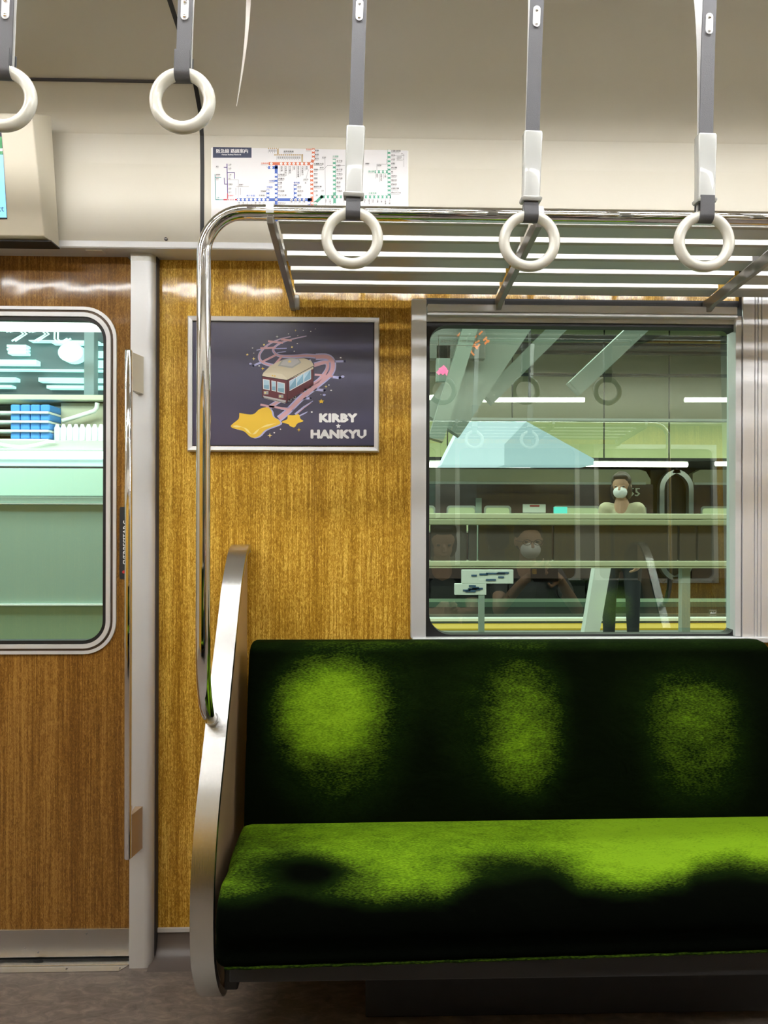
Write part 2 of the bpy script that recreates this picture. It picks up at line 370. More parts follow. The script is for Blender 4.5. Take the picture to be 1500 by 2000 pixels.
# ---- sliding doors
DY = 1.982
def make_door(xr_, xl_, label, gx_r, hinge=1):
    d = thing('door_1', label, 'door', ((xr_+xl_)/2, 2.0, 0)); d['kind'] = 'structure'; del d['category']
    zt_g, zb_g = P(150, 600, DY).z, P(150, 1277, DY).z
    gx_l = xl_+(xr_-gx_r)
    sc = DY/1400
    # panel with opening: four slabs with rounded inner cut
    outer = []
    inner = rrect(gx_l+.02*0, gx_r, zb_g, zt_g, 62*sc, 10)
    O = []
    z0d, z1d = .07, 1.93
    for x, z in inner:   # project each inner point outwards to the rectangle
        cx, cz = (gx_l+gx_r)/2, (zb_g+zt_g)/2; hx, hz = (gx_r-gx_l)/2, (zt_g-zb_g)/2
        dx, dz = (x-cx)/hx, (z-cz)/hz; mN = max(abs(dx), abs(dz)); dx, dz = dx/mN, dz/mN
        O.append(((xl_+xr_)/2+dx*(xr_-xl_)/2, (z0d+z1d)/2+dz*(z1d-z0d)/2))
    bm = bmesh.new(); ringframe(bm, O, inner, DY, DY+.03)
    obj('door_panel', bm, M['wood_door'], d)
    def lp(off, r): return rrect(gx_l+off, gx_r-off, zb_g+off, zt_g-off, max(r*sc, .01), 10)
    fr = obj('window_frame', ringframe(bmesh.new(), lp(0, 62), lp(6*sc, 57), DY-.006, DY+.02), M['alu_light'], d, smooth=40)
    obj('frame_groove', ringframe(bmesh.new(), lp(6*sc, 57), lp(11*sc, 52), DY-.001, DY+.02), M['groove'], fr, smooth=40)
    obj('inner_frame', ringframe(bmesh.new(), lp(11*sc, 52), lp(19*sc, 45), DY-.007, DY+.02), M['alu_light'], fr, smooth=40)
    obj('gasket', ringframe(bmesh.new(), lp(19*sc, 45), lp(26*sc, 38), DY-.002, DY+.02), M['black'], d, smooth=40)
    g = bmesh.new(); q = lp(26*sc, 38); f = g.faces.new([g.verts.new((x, DY+.012, z)) for x, z in q]); obj('pane', g, M['glass_door'], d)
    k = box(xl_, xr_, DY-.004, DY+.03, P(150, 1867, DY).z, P(150, 1813, DY).z, bev=.001); kp = obj('kick_plate', k, M['steel'], d)
    for u in (170, 50, 76): 
        q = P(u, 1822 if u == 170 else (1858 if u == 76 else 1850), DY)
        if xl_ < q.x < xr_: obj('screw', tube(bmesh.new(), [(q.x, DY-.0052, q.z), (q.x, DY+.001, q.z)], .0022, 8), M['screw'], kp)
    return d
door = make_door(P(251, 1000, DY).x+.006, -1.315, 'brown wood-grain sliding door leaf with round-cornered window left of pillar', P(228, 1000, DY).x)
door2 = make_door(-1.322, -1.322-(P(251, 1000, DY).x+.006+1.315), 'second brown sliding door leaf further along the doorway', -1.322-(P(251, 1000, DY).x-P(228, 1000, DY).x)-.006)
door2.name = 'door_2'
struct('wall_left_end', box(XL, -1.322-.70, 2.0, 2.03, 0, WZ1), M['wood'])
# sill plates
sl = thing('door_sill', 'stepped aluminium threshold plate along the foot of the door', 'threshold', (-1.0, 1.95, 0))
obj('upper_step', box(-1.97, px0-.002, 1.955, 1.99, .0, .006, bev=.001), M['steel'], sl)
p_ = [(-1.97, 1.932), (px0-.024, 1.932), (px0-.006, 1.9545), (-1.97, 1.9545)]
obj('lower_step', prism(bmesh.new(), p_, 'z', 0, .003), M['steel'], sl)
h_ = P(75, 1873, 1.972); bmh = bmesh.new(); prism(bmh, [(h_.x+.014*cos(a*pi/8), 1.972+.006*sin(a*pi/8)) for a in range(16)], 'z', .0055, .0066); obj('slot', bmh, M['black'], sl)
for u in (130, 234):
    q = P(u, 1885, 1.943); obj('screw', tube(bmesh.new(), [(q.x, 1.943, .002), (q.x, 1.943, .0038)], .0026, 10), M['screw'], sl)
obj('sill_gap', box(-1.97, px0-.002, 1.978, 2.0, .0062, .0085), M['black'], sl)
# head-panel screw
q = P(324, 467, 1.912); t_ = thing('panel_screw', 'tiny dark screw in the cream panel above the pillar', 'screw', (q.x, 1.912, q.z))
obj('screw_head', tube(bmesh.new(), [(q.x, 1.9105, q.z), (q.x, 1.9155, q.z)], .0045, 12), M['seam'], t_)
obj('slot', box(q.x-.003, q.x+.003, 1.9095, 1.911, q.z-.0006, q.z+.0006), M['alu'], t_)
# ---- door handle
HX0, HX1 = P(243.5, 1000, 1.885).x, P(257.5, 1000, 1.885).x
hz1, hz0 = P(250, 683, 1.885).z, P(250, 1678, 1.885).z
hd = thing('grab_handle', 'long vertical chrome grab handle on the post beside the door', 'handle', ((HX0+HX1)/2, 1.89, hz0))
bm = bmesh.new(); cxh = (HX0+HX1)/2; rw = (HX1-HX0)/2
loops = []
for z, s in ((hz0, .8), (hz0+.004, 1), (hz1-.004, 1), (hz1, .8)):
    loops.append([(cxh+rw*s*(abs(cos(a))**.7)*(1 if cos(a) > 0 else -1), 1.889+.011*s*(abs(sin(a))**.7)*(1 if sin(a) > 0 else -1), z) for a in [2*pi*i/20 for i in range(20)]])
obj('bar', loft(bm, loops), M['chrome'], hd, smooth=40)
for (a, b_) in ((688, 762), (1592, 1676)):
    za, zb = P(255, a, 1.89).z, P(255, b_, 1.89).z; x1_ = P(281, 700, 1.947).x
    bm = bmesh.new(); prism(bm, [(HX1-.006, 1.885), (HX1-.002, 1.884), (x1_, 1.9455), (x1_-.02, 1.9455), (HX1-.006, 1.899)], 'z', zb, za); obj('bracket', bm, M['tan'] if a > 1000 else M['cream_box'], hd)
# ---- black sticker behind handle
sq0, sq1 = P(234, 992, DY).x, P(262, 992, DY).x; sz1, sz0 = P(234, 990, DY).z, P(234, 1131, DY).z
st = thing('door_sticker', 'narrow black sticker with white sideways lettering half hidden behind handle', 'sticker', ((sq0+sq1)/2, DY-.001, sz0))
bm = bmesh.new(); prism(bm, rrect(sq0, P(250, 1000, DY).x, sz0, sz1, .003, 3), 'y', DY-.0012, DY-.0002); obj('sticker_sheet', bm, M['base'], st)
bm = bmesh.new(); k_ = DY/1400
text(bm, 'SVERBESITARC', lambda u, v: (sq0+.0035+.0, DY-.0014, sz0) if 0 else (sq0+.002+.020-v, DY-.0015, sz0+.040+u), size=.0185, bold=.0006)
obj('lettering', bm, M['white'], st)
q = P(241.5, 1117, DY); obj('red_dot', tube(bmesh.new(), [(q.x+.001, DY-.0016, q.z), (q.x+.001, DY-.0010, q.z)], .0045, 14), flatmat('red_print', (.5, .02, .02)), st)
# ---- display unit above door
dx1 = P(97, 460, 1.86).x; dx0 = -1.315*2-dx1
zb_, zt_ = P(50, 466, 1.85).z, P(50, 222, 1.80).z
du = thing('door_display', 'cream plastic information display box above the door with blue screen', 'display', ((dx0+dx1)/2, 1.9, zb_))
bm = bmesh.new()
F0 = [(dx0+.012, 1.848, zb_+.006), (dx1-.010, 1.848, zb_+.006), (dx1-.012, 1.80, zt_-.02), (dx0+.012, 1.80, zt_-.02)]
F1 = [(dx0, 1.905, zb_), (dx1, 1.905, zb_), (dx1, 1.905, zt_+.07), (dx0, 1.905, zt_+.07)]
F0 = [(dx0+.02, 1.842, zb_+.004), (dx1-.006, 1.842, zb_+.004), (dx1-.018, 1.80, zt_), (dx0+.02, 1.80, zt_)]
F1 = [(dx0, 1.911, zb_), (dx1+.004, 1.911, zb_), (dx1+.004, 1.86, zt_+.028), (dx0, 1.86, zt_+.028)]
v0 = [bm.verts.new(p) for p in F0]; v1 = [bm.verts.new(p) for p in F1]; bm.faces.new(v0); bm.faces.new(v1[::-1])
for i in range(4): bm.faces.new((v0[i], v0[(i+1) % 4], v1[(i+1) % 4], v1[i]))
bmesh.ops.bevel(bm, geom=bm.edges[:], offset=.003, segments=3, profile=.5, affect='EDGES')
obj('housing', bm, M['cream_box'], du, smooth=40)
obj('shadow_gap', box(dx0, dx1+.004, 1.86, 1.912, zb_-.0035, zb_-.0002), M['black'], du)
def scr(px, py, off=0):
    # point on the slanted front face
    t = 0; 
    y = 1.842
    for _ in range(6):
        p = P(px, py, y); t = (p.z-(zb_+.004))/(zt_-zb_-.004); y = 1.842-.042*t
    return P(px, py, y-off)
S_ = [scr(-90, 258, .001), scr(3, 259, .001), scr(14.5, 428, .001), scr(-90, 430, .001)]
bm = bmesh.new(); bm.faces.new([bm.verts.new(p) for p in S_])
sp = obj('screen', bm, mat('screen_bezel', (.01, .015, .03), .2), du)
sky = mat('screen_blue', (.1, .3, .5), .2, emit=(.27, .62, .95), es=.95); grn = mat('screen_green', (.02, .1, .03), .2, emit=(.035, .22, .07), es=1)
wht = mat('screen_white', (.8, .8, .8), .2, emit=(1, 1, 1), es=.9)
for a, b_, mm in ((302, 425, sky), (267, 290, grn), (295, 302, grn), (290, 295, wht)):
    xr1 = 3+(a-259)*.068; xr2 = 3+(b_-259)*.068
    bm = bmesh.new(); bm.faces.new([bm.verts.new(scr(*p, .0016)) for p in ((-88, a), (xr1, a), (xr2-1, b_), (-88, b_))]); obj('screen_area', bm, mm, sp)
bm = bmesh.new(); o_ = scr(-60, 413, .0022); ex = (scr(0, 413, .0022)-scr(-60, 413, .0022)).normalized(); ez = (scr(0, 400, .0022)-scr(0, 413, .0022)).normalized()
text(bm, 'Next', lambda u, v: o_+ex*(u+.042)+ez*v, size=.021); obj('screen_lettering', bm, flatmat('screen_ink', (.02, .12, .2)), sp)
# ================================================================ WINDOW
wn = thing('window_1', '', 'window', (P(1140, 1000, 1.99).x, 2.0, zs)); del wn['category']; wn['kind'] = 'structure'; wn['label'] = 'wide carriage window with rounded black-edged glass in an aluminium surround'
FY = 1.985
def pr(a, b_, c, d, Y0, Y1, m_, nm, par=wn, bev=.0015):   # px rect at Y0
    p = P(a, (c+d)/2, Y0); q = P(b_, (c+d)/2, Y0); z1 = P((a+b_)/2, c, Y0).z; z0 = P((a+b_)/2, d, Y0).z
    return obj(nm, box(p.x, q.x, Y0, Y1, z0, z1, bev=bev), m_, par)
pr(803, 832.5, 584, 1247, 1.975, 2.02, M['alu'], 'side_frame', bev=.002)
pr(806, 1600, 1246, 1256, 1.965, 2.02, M['alu_light'], 'window_sill', bev=.002)
pr(833, 1443, 585, 597, 1.995, 2.02, M['black'], 'header_gap', bev=0)
window_insert = pr(835, 1441, 596, 612, 1.972, 2.0, M['alu'], 'blind_rail', bev=.003)
pr(835, 1441, 612.5, 617.5, 1.968, 2.0, M['alu_light'], 'blind_lip', window_insert, .001)
pr(833, 1437, 618, 631, 1.99, 2.03, M['slat'], 'top_frame')
pr(1436.5, 1448, 617, 1243, 1.98, 2.03, M['alu_light'], 'side_frame', bev=.001)
g0, g1 = P(838, 1000, 2.0).x, P(1431, 1000, 2.0).x; gz0, gz1 = P(1140, 1238, 2.0).z, P(1140, 639, 2.0).z
bo = [P(832, 1000, 2.0).x, P(1438, 1000, 2.0).x, P(1140, 1246, 2.0).z, P(1140, 631, 2.0).z]
kk_ = 2.0/1400
def rr2(x0, x1, z0, z1, rs, n=8):
    pts = []
    for cx, cz, a, r in ((x1, z1, 0, rs[0]), (x0, z1, 90, rs[1]), (x0, z0, 180, rs[2]), (x1, z0, 270, rs[3])):
        cx += -r if cx == x1 else r; cz += -r if cz == z1 else r
        for i in range(n+1):
            t = radians(a+90*i/n); pts.append((cx+r*cos(t), cz+r*sin(t)))
    return pts
inn = rr2(g0, g1, gz0, gz1, [14*kk_, 34*kk_, 42*kk_, 16*kk_]); out = []
for x, z in inn:
    cx, cz = (g0+g1)/2, (gz0+gz1)/2; dx, dz = (x-cx)/((g1-g0)/2), (z-cz)/((gz1-gz0)/2); mN = max(abs(dx), abs(dz)); dx, dz = dx/mN, dz/mN
    out.append(((bo[0]+bo[1])/2+dx*(bo[1]-bo[0])/2, (bo[2]+bo[3])/2+dz*(bo[3]-bo[2])/2))
obj('gasket', ringframe(bmesh.new(), out, inn, 1.992, 2.03), M['black'], wn)
PT, PY_ = radians(1.12), radians(.20)   # the pane sits very slightly tilted in its rubber
bm = bmesh.new(); cx, cz = (g0+g1)/2, (gz0+gz1)/2
bm.faces.new([bm.verts.new((x, 2.014+(z-cz)*math.tan(PT)+(x-cx)*math.tan(PY_), z)) for x, z in inn]); pane = obj('pane', bm, M['glass'], wn)
# etched plate and maker's mark on the glass
fm = flatmat('etched_mark', (.42, .45, .38), .6)
bm = bmesh.new(); a0, a1 = P(856, 675, 2.003), P(932, 656, 2.003); fr_ = .0012
for (x0_, x1_, z0_, z1_) in ((a0.x, a1.x, a0.z, a0.z+fr_), (a0.x, a1.x, a1.z-fr_, a1.z), (a0.x, a0.x+fr_, a0.z, a1.z), (a1.x-fr_, a1.x, a0.z, a1.z)): bx(bm, x0_, x1_, 2.0025, 2.003, z0_, z1_)
text(bm, '強化ガラス TEMPERED', lambda u, v: (a0.x+.006+u, 2.003, a0.z+.010+v), size=.0098)
obj('etched_mark', bm, fm, pane)
bm = bmesh.new(); q = P(1387, 1199, 2.003)
text(bm, 'AGC', lambda u, v: (q.x+u, 2.003, q.z+v), size=.0088, bold=.0003)
bx(bm, q.x-.002, q.x+.018, 2.0025, 2.003, q.z+.010, q.z+.0106); bx(bm, q.x-.002, q.x+.018, 2.0025, 2.003, q.z-.005, q.z-.0044)
obj('maker_mark', bm, flatmat('white_etch', (.7, .75, .7)), pane)
# pillar to the right of the window
rp = thing('window_pillar', 'grooved pale aluminium pillar right of the window behind seat end', 'pillar', (P(1449, 1000, 1.98).x+.06, 1.99, zs))
xr0 = P(1450, 1000, 1.978).x
xs_ = [xr0]+[P(u, 1000, 1.978).x for u in (1474, 1480, 1487)]+[xr0+.16]
for i in range(4):
    obj('panel_strip', box(xs_[i]+.0008, xs_[i+1]-.0008, 1.978, 2.01, zs+.003, WZ1-.002, bev=.0015), M['alu'], rp)
obj('backing', box(xr0, xr0+.16, 1.986, 2.01, zs+.003, WZ1-.002), M['seam'], rp)
# ================================================================ POSTER
py0, py1, pxa, pxb = 615.5, 881, 365.5, 741
YP = 1.978
po = thing('poster_frame', 'navy poster of a cartoon maroon train with stars in silver frame', 'poster', tuple(P(553, 881, YP)))
A, B, C, D = P(pxa, py0, YP), P(pxb, py0, YP), P(pxb, py1, YP), P(pxa, py1, YP)
X0, X1, Z1, Z0 = A.x, B.x, A.z, D.z; fw = .0135
def mitre(p, q, inn_p, inn_q):
    bm = bmesh.new()
    lo = []
    for (o_, i_) in ((p, inn_p), (q, inn_q)):
        mx_ = ((o_[0]+i_[0])/2, (o_[1]+i_[1])/2)
        lo.append([(o_[0], 1.999, o_[1]), (o_[0], YP+.006, o_[1]), (o_[0]*.75+i_[0]*.25, YP, o_[1]*.75+i_[1]*.25), (i_[0], YP+.002, i_[1]), (i_[0], 1.999, i_[1])])
    return loft(bm, lo)
oc = [(X0, Z1), (X1, Z1), (X1, Z0), (X0, Z0)]; ic = [(X0+fw, Z1-fw), (X1-fw, Z1-fw), (X1-fw, Z0+fw), (X0+fw, Z0+fw)]
for i in range(4): obj('frame_bar', mitre(oc[i], oc[(i+1) % 4], ic[i], ic[(i+1) % 4]), M['alu_light'], po)
YPr = YP+.010
cv = lambda u, v: (lambda p: (p.x, p.z))(P(350+u/3.488, 580+v/3.488, YPr))
fl = Flat(cv, YPr)
navy = mat('poster_navy', (.045, .042, .095), .42, coat=.75, coat_rough=.16)
blk = flatmat('print_black', (.008, .008, .012)); pnk = flatmat('print_pink', (.62, .36, .42)); lil = flatmat('print_lilac', (.45, .46, .76))
mar = flatmat('print_maroon', (.13, .022, .035)); crm = flatmat('print_cream', (.62, .56, .42)); win = flatmat('print_window_blue', (.22, .42, .58)); whp = flatmat('print_white', (.82, .82, .84))
yel = flatmat('print_yellow', (.80, .52, .045)); yl2 = flatmat('print_light_yellow', (.88, .72, .28)); gry = flatmat('print_grey', (.38, .38, .38)); w2 = flatmat('print_pale_blue', (.45, .65, .78))
fl.poly([(78, 148), (1330, 148), (1334, 1016), (82, 1016)], blk, 0)
fl.poly([(86, 158), (1322, 158), (1326, 1008), (90, 1008)], navy, 1)
# rail track ribbon
def spl(pts, n=8):
    o_ = []
    for i in range(len(pts)-1):
        p0_, p1_, p2_, p3_ = pts[max(i-1, 0)], pts[i], pts[i+1], pts[min(i+2, len(pts)-1)]
        for j in range(n):
            t = j/n; o_.append(tuple(.5*((2*p1_[k])+(-p0_[k]+p2_[k])*t+(2*p0_[k]-5*p1_[k]+4*p2_[k]-p3_[k])*t*t+(-p0_[k]+3*p1_[k]-3*p2_[k]+p3_[k])*t**3) for k in (0, 1)))
    return o_+[pts[-1]]
out_r = spl([(760, 270), (680, 290), (600, 330), (548, 390), (560, 440), (640, 468), (760, 478), (900, 440)]); in_r = spl([(868, 266), (760, 290), (680, 320), (640, 360), (680, 400), (780, 405), (860, 400), (930, 405)])
or2 = spl([(930, 408), (1010, 410), (1046, 450), (1030, 520), (940, 600), (840, 680), (740, 780), (680, 830)]); ir2 = spl([(920, 462), (1000, 445), (1010, 490), (960, 560), (900, 600), (780, 650), (640, 735), (560, 790)])
for rl in (out_r, in_r):
    n = len(rl); fl.band(rl, [6+26*(i/n) for i in range(n)], lil, 2); fl.band(rl, [2+15*(i/n) for i in range(n)], pnk, 3)
for rl, w_ in ((or2, 44), (ir2, 30)): fl.band(rl, w_, lil, 2); fl.band(rl, w_*.62, pnk, 3)
for a, b_ in (((560, 350), (650, 345)), ((570, 440), (660, 395)), ((650, 462), (700, 404)), ((612, 303), (700, 312)), ((700, 290), (760, 296)), ((925, 470), (1020, 440)), ((930, 530), (1040, 540)), ((860, 625), (930, 610)), ((620, 745), (760, 768)), ((560, 735), (640, 750)), ((770, 640), (880, 660))): fl.line([a, b_], 14, pnk, 4)
for a, b_, w_ in (((1040, 440), (1128, 438), 15), ((1040, 545), (1095, 550), 17), ((900, 630), (990, 636), 18), ((840, 690), (895, 690), 15), ((700, 760), (770, 765), 18), ((530, 362), (590, 350), 7), ((610, 300), (680, 308), 7), ((505, 468), (560, 445), 14), ((670, 380), (725, 372), 6), ((655, 352), (730, 350), 6)):
    fl.line([a, b_], w_, lil, 2); fl.circ(b_[0], b_[1], w_/2, lil, 2); fl.circ(a[0], a[1], w_/2, lil, 2)
# tram
fl.poly([(566, 535), (735, 568), (735, 722), (566, 684)], mar, 6); fl.poly([(733, 568), (916, 462), (914, 600), (735, 712)], flatmat('print_dark_maroon', (.10, .016, .026)), 6)
roof = [(562, 540), (574, 516), (620, 470), (690, 434), (760, 420), (850, 418), (900, 436), (918, 470), (915, 490), (735, 568)]
fl.poly(roof, crm, 7); fl.poly([(566, 540), (578, 520), (640, 516), (700, 526), (732, 552), (734, 568)], flatmat('print_beige', (.70, .64, .50)), 8)
fl.poly([(672, 470), (700, 430), (760, 414), (815, 422), (832, 448), (770, 486)], gry, 8); fl.poly([(690, 464), (710, 432), (760, 420), (808, 426), (820, 444), (768, 474)], flatmat('print_light_grey', (.52, .52, .54)), 9); fl.star(752, 440, 15, yl2, 10, sq=.8)
fl.line([(562, 540), (735, 568), (918, 470)], 4, blk, 9)
for a in ([(570, 558), (616, 566), (618, 636), (572, 628)], [(628, 569), (660, 575), (660, 645), (630, 640)], [(668, 577), (720, 588), (720, 660), (668, 648)]):
    fl.poly(a, whp, 8); c_ = (sum(p[0] for p in a)/4, sum(p[1] for p in a)/4); fl.poly([(c_[0]+(p[0]-c_[0])*.8, c_[1]+(p[1]-c_[1])*.86) for p in a], win, 9); fl.poly([(c_[0]+(p[0]-c_[0])*.8, c_[1]+(p[1]-c_[1])*.86) if i < 2 else (c_[0]+(p[0]-c_[0])*.8, c_[1]+(p[1]-c_[1])*.1) for i, p in enumerate(a)], w2, 10)
sw = [(750, 572), (898, 490), (898, 560), (752, 642)]
fl.poly(sw, whp, 8)
for i in range(3):
    t0, t1 = i/3+.015, (i+1)/3-.015; e = lambda t, top: (sw[0][0]+(sw[1][0]-sw[0][0])*t, (sw[0][1]+(sw[1][1]-sw[0][1])*t+5) if top else (sw[3][1]+(sw[2][1]-sw[3][1])*t-5))
    fl.poly([e(t0, 1), e(t1, 1), e(t1, 0), e(t0, 0)], win, 9); fl.poly([e(t0, 1), e(t1, 1), (e(t0, 1)[0], e(t0, 1)[1]+40)], w2, 10)
for u, v in ((592, 652), (694, 676)): fl.rect(u-16, v-10, u+16, v+12, gry, 8); fl.circ(u-6, v+1, 6, yl2, 9, 8)
fl.poly([(572, 672), (728, 706), (722, 726), (578, 690)], flatmat('print_light_grey', (.5, .5, .5)), 8)
fl.circ(636, 536, 5, yel, 10, 8); fl.circ(652, 539, 5, yel, 10, 8)
for u, v, r in ((752, 700, 14), (785, 684, 12), (860, 628, 13), (892, 612, 11)): fl.circ(u, v, r, gry, 5); fl.circ(u, v, r*.55, blk, 6)
fl.line([(566, 535), (566, 684), (735, 724), (914, 600), (916, 470)], 3, blk, 9); fl.line([(735, 568), (735, 724)], 3, blk, 9)
# stars, sparkles, dots
def fat(u, v, r, k, m1, m2, rot):
    fl.star(u, v, r, m1, k, rot, .62); fl.star(u-r*.03, v-r*.07, r*.86, m2, k+1, rot, .6)
def bigstar(pts, m_, k): fl.poly(pts, m_, k)
bs = spl([(410, 790), (500, 800), (548, 764), (600, 752), (628, 775), (640, 815), (680, 840), (682, 868), (590, 905), (548, 945), (510, 960), (480, 950), (440, 915), (370, 895), (352, 880), (370, 860), (405, 830), (410, 792)], 5)
fl.poly([(u+12, v+4) for u, v in bs[:-1]], lil, 5); fl.poly(bs[:-1], yel, 6); fl.band(spl([(365, 880), (440, 890), (500, 935), (560, 890), (660, 860)], 5), [2, 10, 14, 10, 2]*4+[2], yl2, 7)
ss = spl([(738, 804), (780, 806), (815, 800), (826, 830), (846, 846), (806, 862), (786, 888), (756, 880), (742, 866), (702, 856), (706, 846), (736, 832), (738, 806)], 4)
fl.poly(ss[:-1], yel, 6); fl.band([(790, 800), (850, 750), (912, 708)], [14, 12, 4], lil, 5); fl.band([(815, 812), (860, 790), (875, 782)], [10, 8, 3], lil, 5)
fl.band([(800, 800), (850, 757), (900, 722)], [5, 4, 2], pnk, 6)
fl.star(968, 712, 20, yel, 6, sq=.8); fl.star(578, 326, 9, yl2, 4); fl.star(768, 342, 9, yl2, 4); fl.star(464, 393, 10, yl2, 4, sq=.8)
for u, v, r, c_ in ((508, 421, 13, yl2), (570, 488, 14, yel), (667, 271, 10, whp), (1000, 611, 12, yl2), (816, 905, 15, yel), (618, 944, 18, yl2), (793, 229, 8, yl2)): fl.star(u, v, r, c_, 6, -90, .28, 4)
for u, v, r in ((500, 348, 5), (508, 383, 4), (784, 370, 5), (745, 252, 4), (846, 228, 4), (896, 235, 4), (808, 264, 4), (928, 218, 3), (1020, 600, 5), (1035, 637, 7), (988, 667, 11), (903, 784, 7), (648, 925, 6), (690, 901, 5), (486, 456, 10), (1114, 543, 12), (1100, 414, 6), (805, 318, 5), (545, 470, 6), (965, 665, 4)): fl.circ(u, v, r, whp if r < 8 else lil, 5, 10, r*.7)
# title
def title(s, u0, v0, u1, h):
    vs_, _ = glyphs(s); wd = max(v.x for v in vs_)-min(v.x for v in vs_); hh = max(v.y for v in vs_); size = h/hh; sx = (u1-u0)/(wd*size)
    mi = fl.mi(whp); vv, ff = glyphs(s)
    for kk2, (du, dv) in enumerate(((-5.5, 0), (5.5, 0), (0, -5), (0, 5), (-4, 4), (4, 4), (4, -4), (-4, -4))):
        V = [fl.bm.verts.new(fl.pt(u0+(q.x-.07)*size*sx+du, v0+h-q.y*size+dv, 7+kk2*.4)) for q in vv]
        for f in ff:
            try:
                g = fl.bm.faces.new([V[i] for i in f]); g.material_index = mi; g.normal_update()
                if g.normal.y > 0: g.normal_flip()
            except ValueError: pass
title('KIRBY', 958, 798, 1208, 52); title('HANKYU', 900, 908, 1270, 52); fl.star(1084, 880, 18, whp, 11)
fl.done('poster_print', po)
# ================================================================ ROUTE MAP
YM = 1.9105
mp_ = thing('route_map', 'white railway route map with coloured lines stuck above the rack bar', 'map', tuple(P(606, 430, YM)))
cv2 = lambda u, v: (lambda p: (p.x, p.z))(P(400+u/3.571, 250+v/3.571, YM))
fl = Flat(cv2, YM, .00009)
mw = mat('map_sheet', (.78, .77, .80), .35, coat=.4, coat_rough=.12); nav = flatmat('map_navy', (.035, .045, .10)); red = flatmat('map_orange', (.66, .16, .075)); blu = flatmat('map_blue', (.045, .12, .50)); gre = flatmat('map_green', (.075, .36, .24)); ink = flatmat('map_ink', (.045, .045, .05)); pur = flatmat('map_purple', (.08, .045, .22)); tea = flatmat('map_teal', (.05, .28, .28)); tn = flatmat('map_tan', (.50, .36, .18)); gyl = flatmat('map_grey', (.20, .20, .21)); rd2 = flatmat('map_red', (.62, .05, .08))
edge = flatmat('map_edge', (.88, .88, .86), .3)
fl.poly(rr2(44, 1420, 112, 640, [8, 8, 8, 8], 4), edge, .2); fl.poly(rr2(50, 1414, 122, 640, [6, 6, 6, 6], 4), mw, 1)
fl.rect(57, 128, 326, 208, nav, 2); fl.txt('阪急線 路線案内', 78, 172, 31, whp, 3, bold=.8); fl.txt('Hankyu Railway Network', 118, 190, 13, whp, 3, bold=.3)
def st_(u, v, c=None): fl.circ(u, v, 9.5, whp, 4, 12); fl.txt('1', u-2.5, v+4, 11, c or ink, 5)
def lab(s, u, v, size=15, m_=None, sub=True):
    fl.txt(s, u, v, size, m_ or ink, 4, bold=.5)
    if sub: fl.line([(u, v+6), (u+len(s)*size*.85, v+6)], 2, gyl, 4)
def vlab(s, u, v, size=13):
    fl.txt(s, u, v+size, size, ink, 4, bold=.5, vert=True); fl.line([(u-5, v), (u-5, v+len(s)*size+8)], 1.8, gyl, 4)
# main lines
fl.line([(234, 500), (737, 500)], 22, blu, 2); fl.rect(718, 489, 737, 640, blu, 2); fl.line([(498, 270), (498, 640)], 20, blu, 2); fl.line([(452, 276), (500, 276)], 20, blu, 2); fl.line([(440, 440), (440, 500)], 20, blu, 2); fl.line([(630, 405), (630, 500)], 20, blu, 2)
fl.line([(456, 249), (745, 249)], 22, red, 2); fl.line([(744, 249), (750, 640)], 20, red, 2); fl.line([(757, 150), (758, 214), (744, 249)], 20, red, 2)
fl.line([(773, 640), (773, 520), (815, 480), (1290, 481)], 20, gre, 2); fl.line([(903, 225), (906, 640)], 20, gre, 2); fl.line([(1284, 158), (1286, 481)], 20, gre, 2); fl.line([(1194, 306), (1284, 306)], 20, gre, 2)
fl.line([(445, 142), (510, 142)], 9, tn, 2); fl.line([(510, 142), (510, 186)], 11, tn, 2); fl.line([(490, 188), (680, 188)], 10, tn, 2); fl.line([(679, 188), (679, 238)], 10, tn, 2)
for i in range(5): fl.circ(452+i*14, 142, 4, mw, 3, 8)
for i in range(13): fl.circ(497+i*14.5, 188, 4, mw, 3, 8)
fl.line([(155, 252), (160, 500)], 6, pur, 2); fl.line([(158, 460), (158, 500)], 6, rd2, 3); fl.line([(160, 312), (207, 312), (207, 352)], 5, pur, 2); fl.line([(135, 275), (155, 275)], 5, pur, 2); fl.line([(136, 350), (138, 392), (157, 392)], 5, pur, 2)
fl.line([(72, 325), (76, 500), (135, 500)], 5, tea, 2); fl.line([(74, 345), (112, 345)], 4, tea, 2); fl.line([(135, 500), (222, 500)], 10, rd2, 2)
for i in range(4): fl.circ(160+i*15, 500, 5.5, whp, 3, 8)
fl.line([(160, 362), (234, 362), (234, 490)], 2, gyl, 2); fl.line([(220, 408), (306, 408)], 2, gyl, 2); fl.rect(216, 418, 219, 468, gyl, 2); fl.rect(247, 418, 250, 468, gyl, 2)
for u in range(236, 445, 29): st_(u, 500)
for u, v in ((498, 500), (605, 500), (634, 500), (662, 500), (692, 500), (726, 524), (726, 548), (464, 249), (464, 276), (440, 442), (440, 470), (630, 412), (632, 440), (632, 470), (744, 249), (757, 158), (757, 186), (757, 214), (844, 481), (874, 481), (906, 481), (772, 524)): st_(u, v)
for v in range(326, 480, 29): st_(496, v)
for u in range(533, 720, 29): st_(u, 249)
for v in range(290, 480, 30): st_(745, v)
st_(749, 524); st_(906, 534)
for v in range(230, 450, 30): st_(902, v)
for u in range(935, 1290, 29): st_(u, 481)
for v in range(160, 460, 29): st_(1285, v)
for u in (1200, 1229, 1256): st_(u, 306)
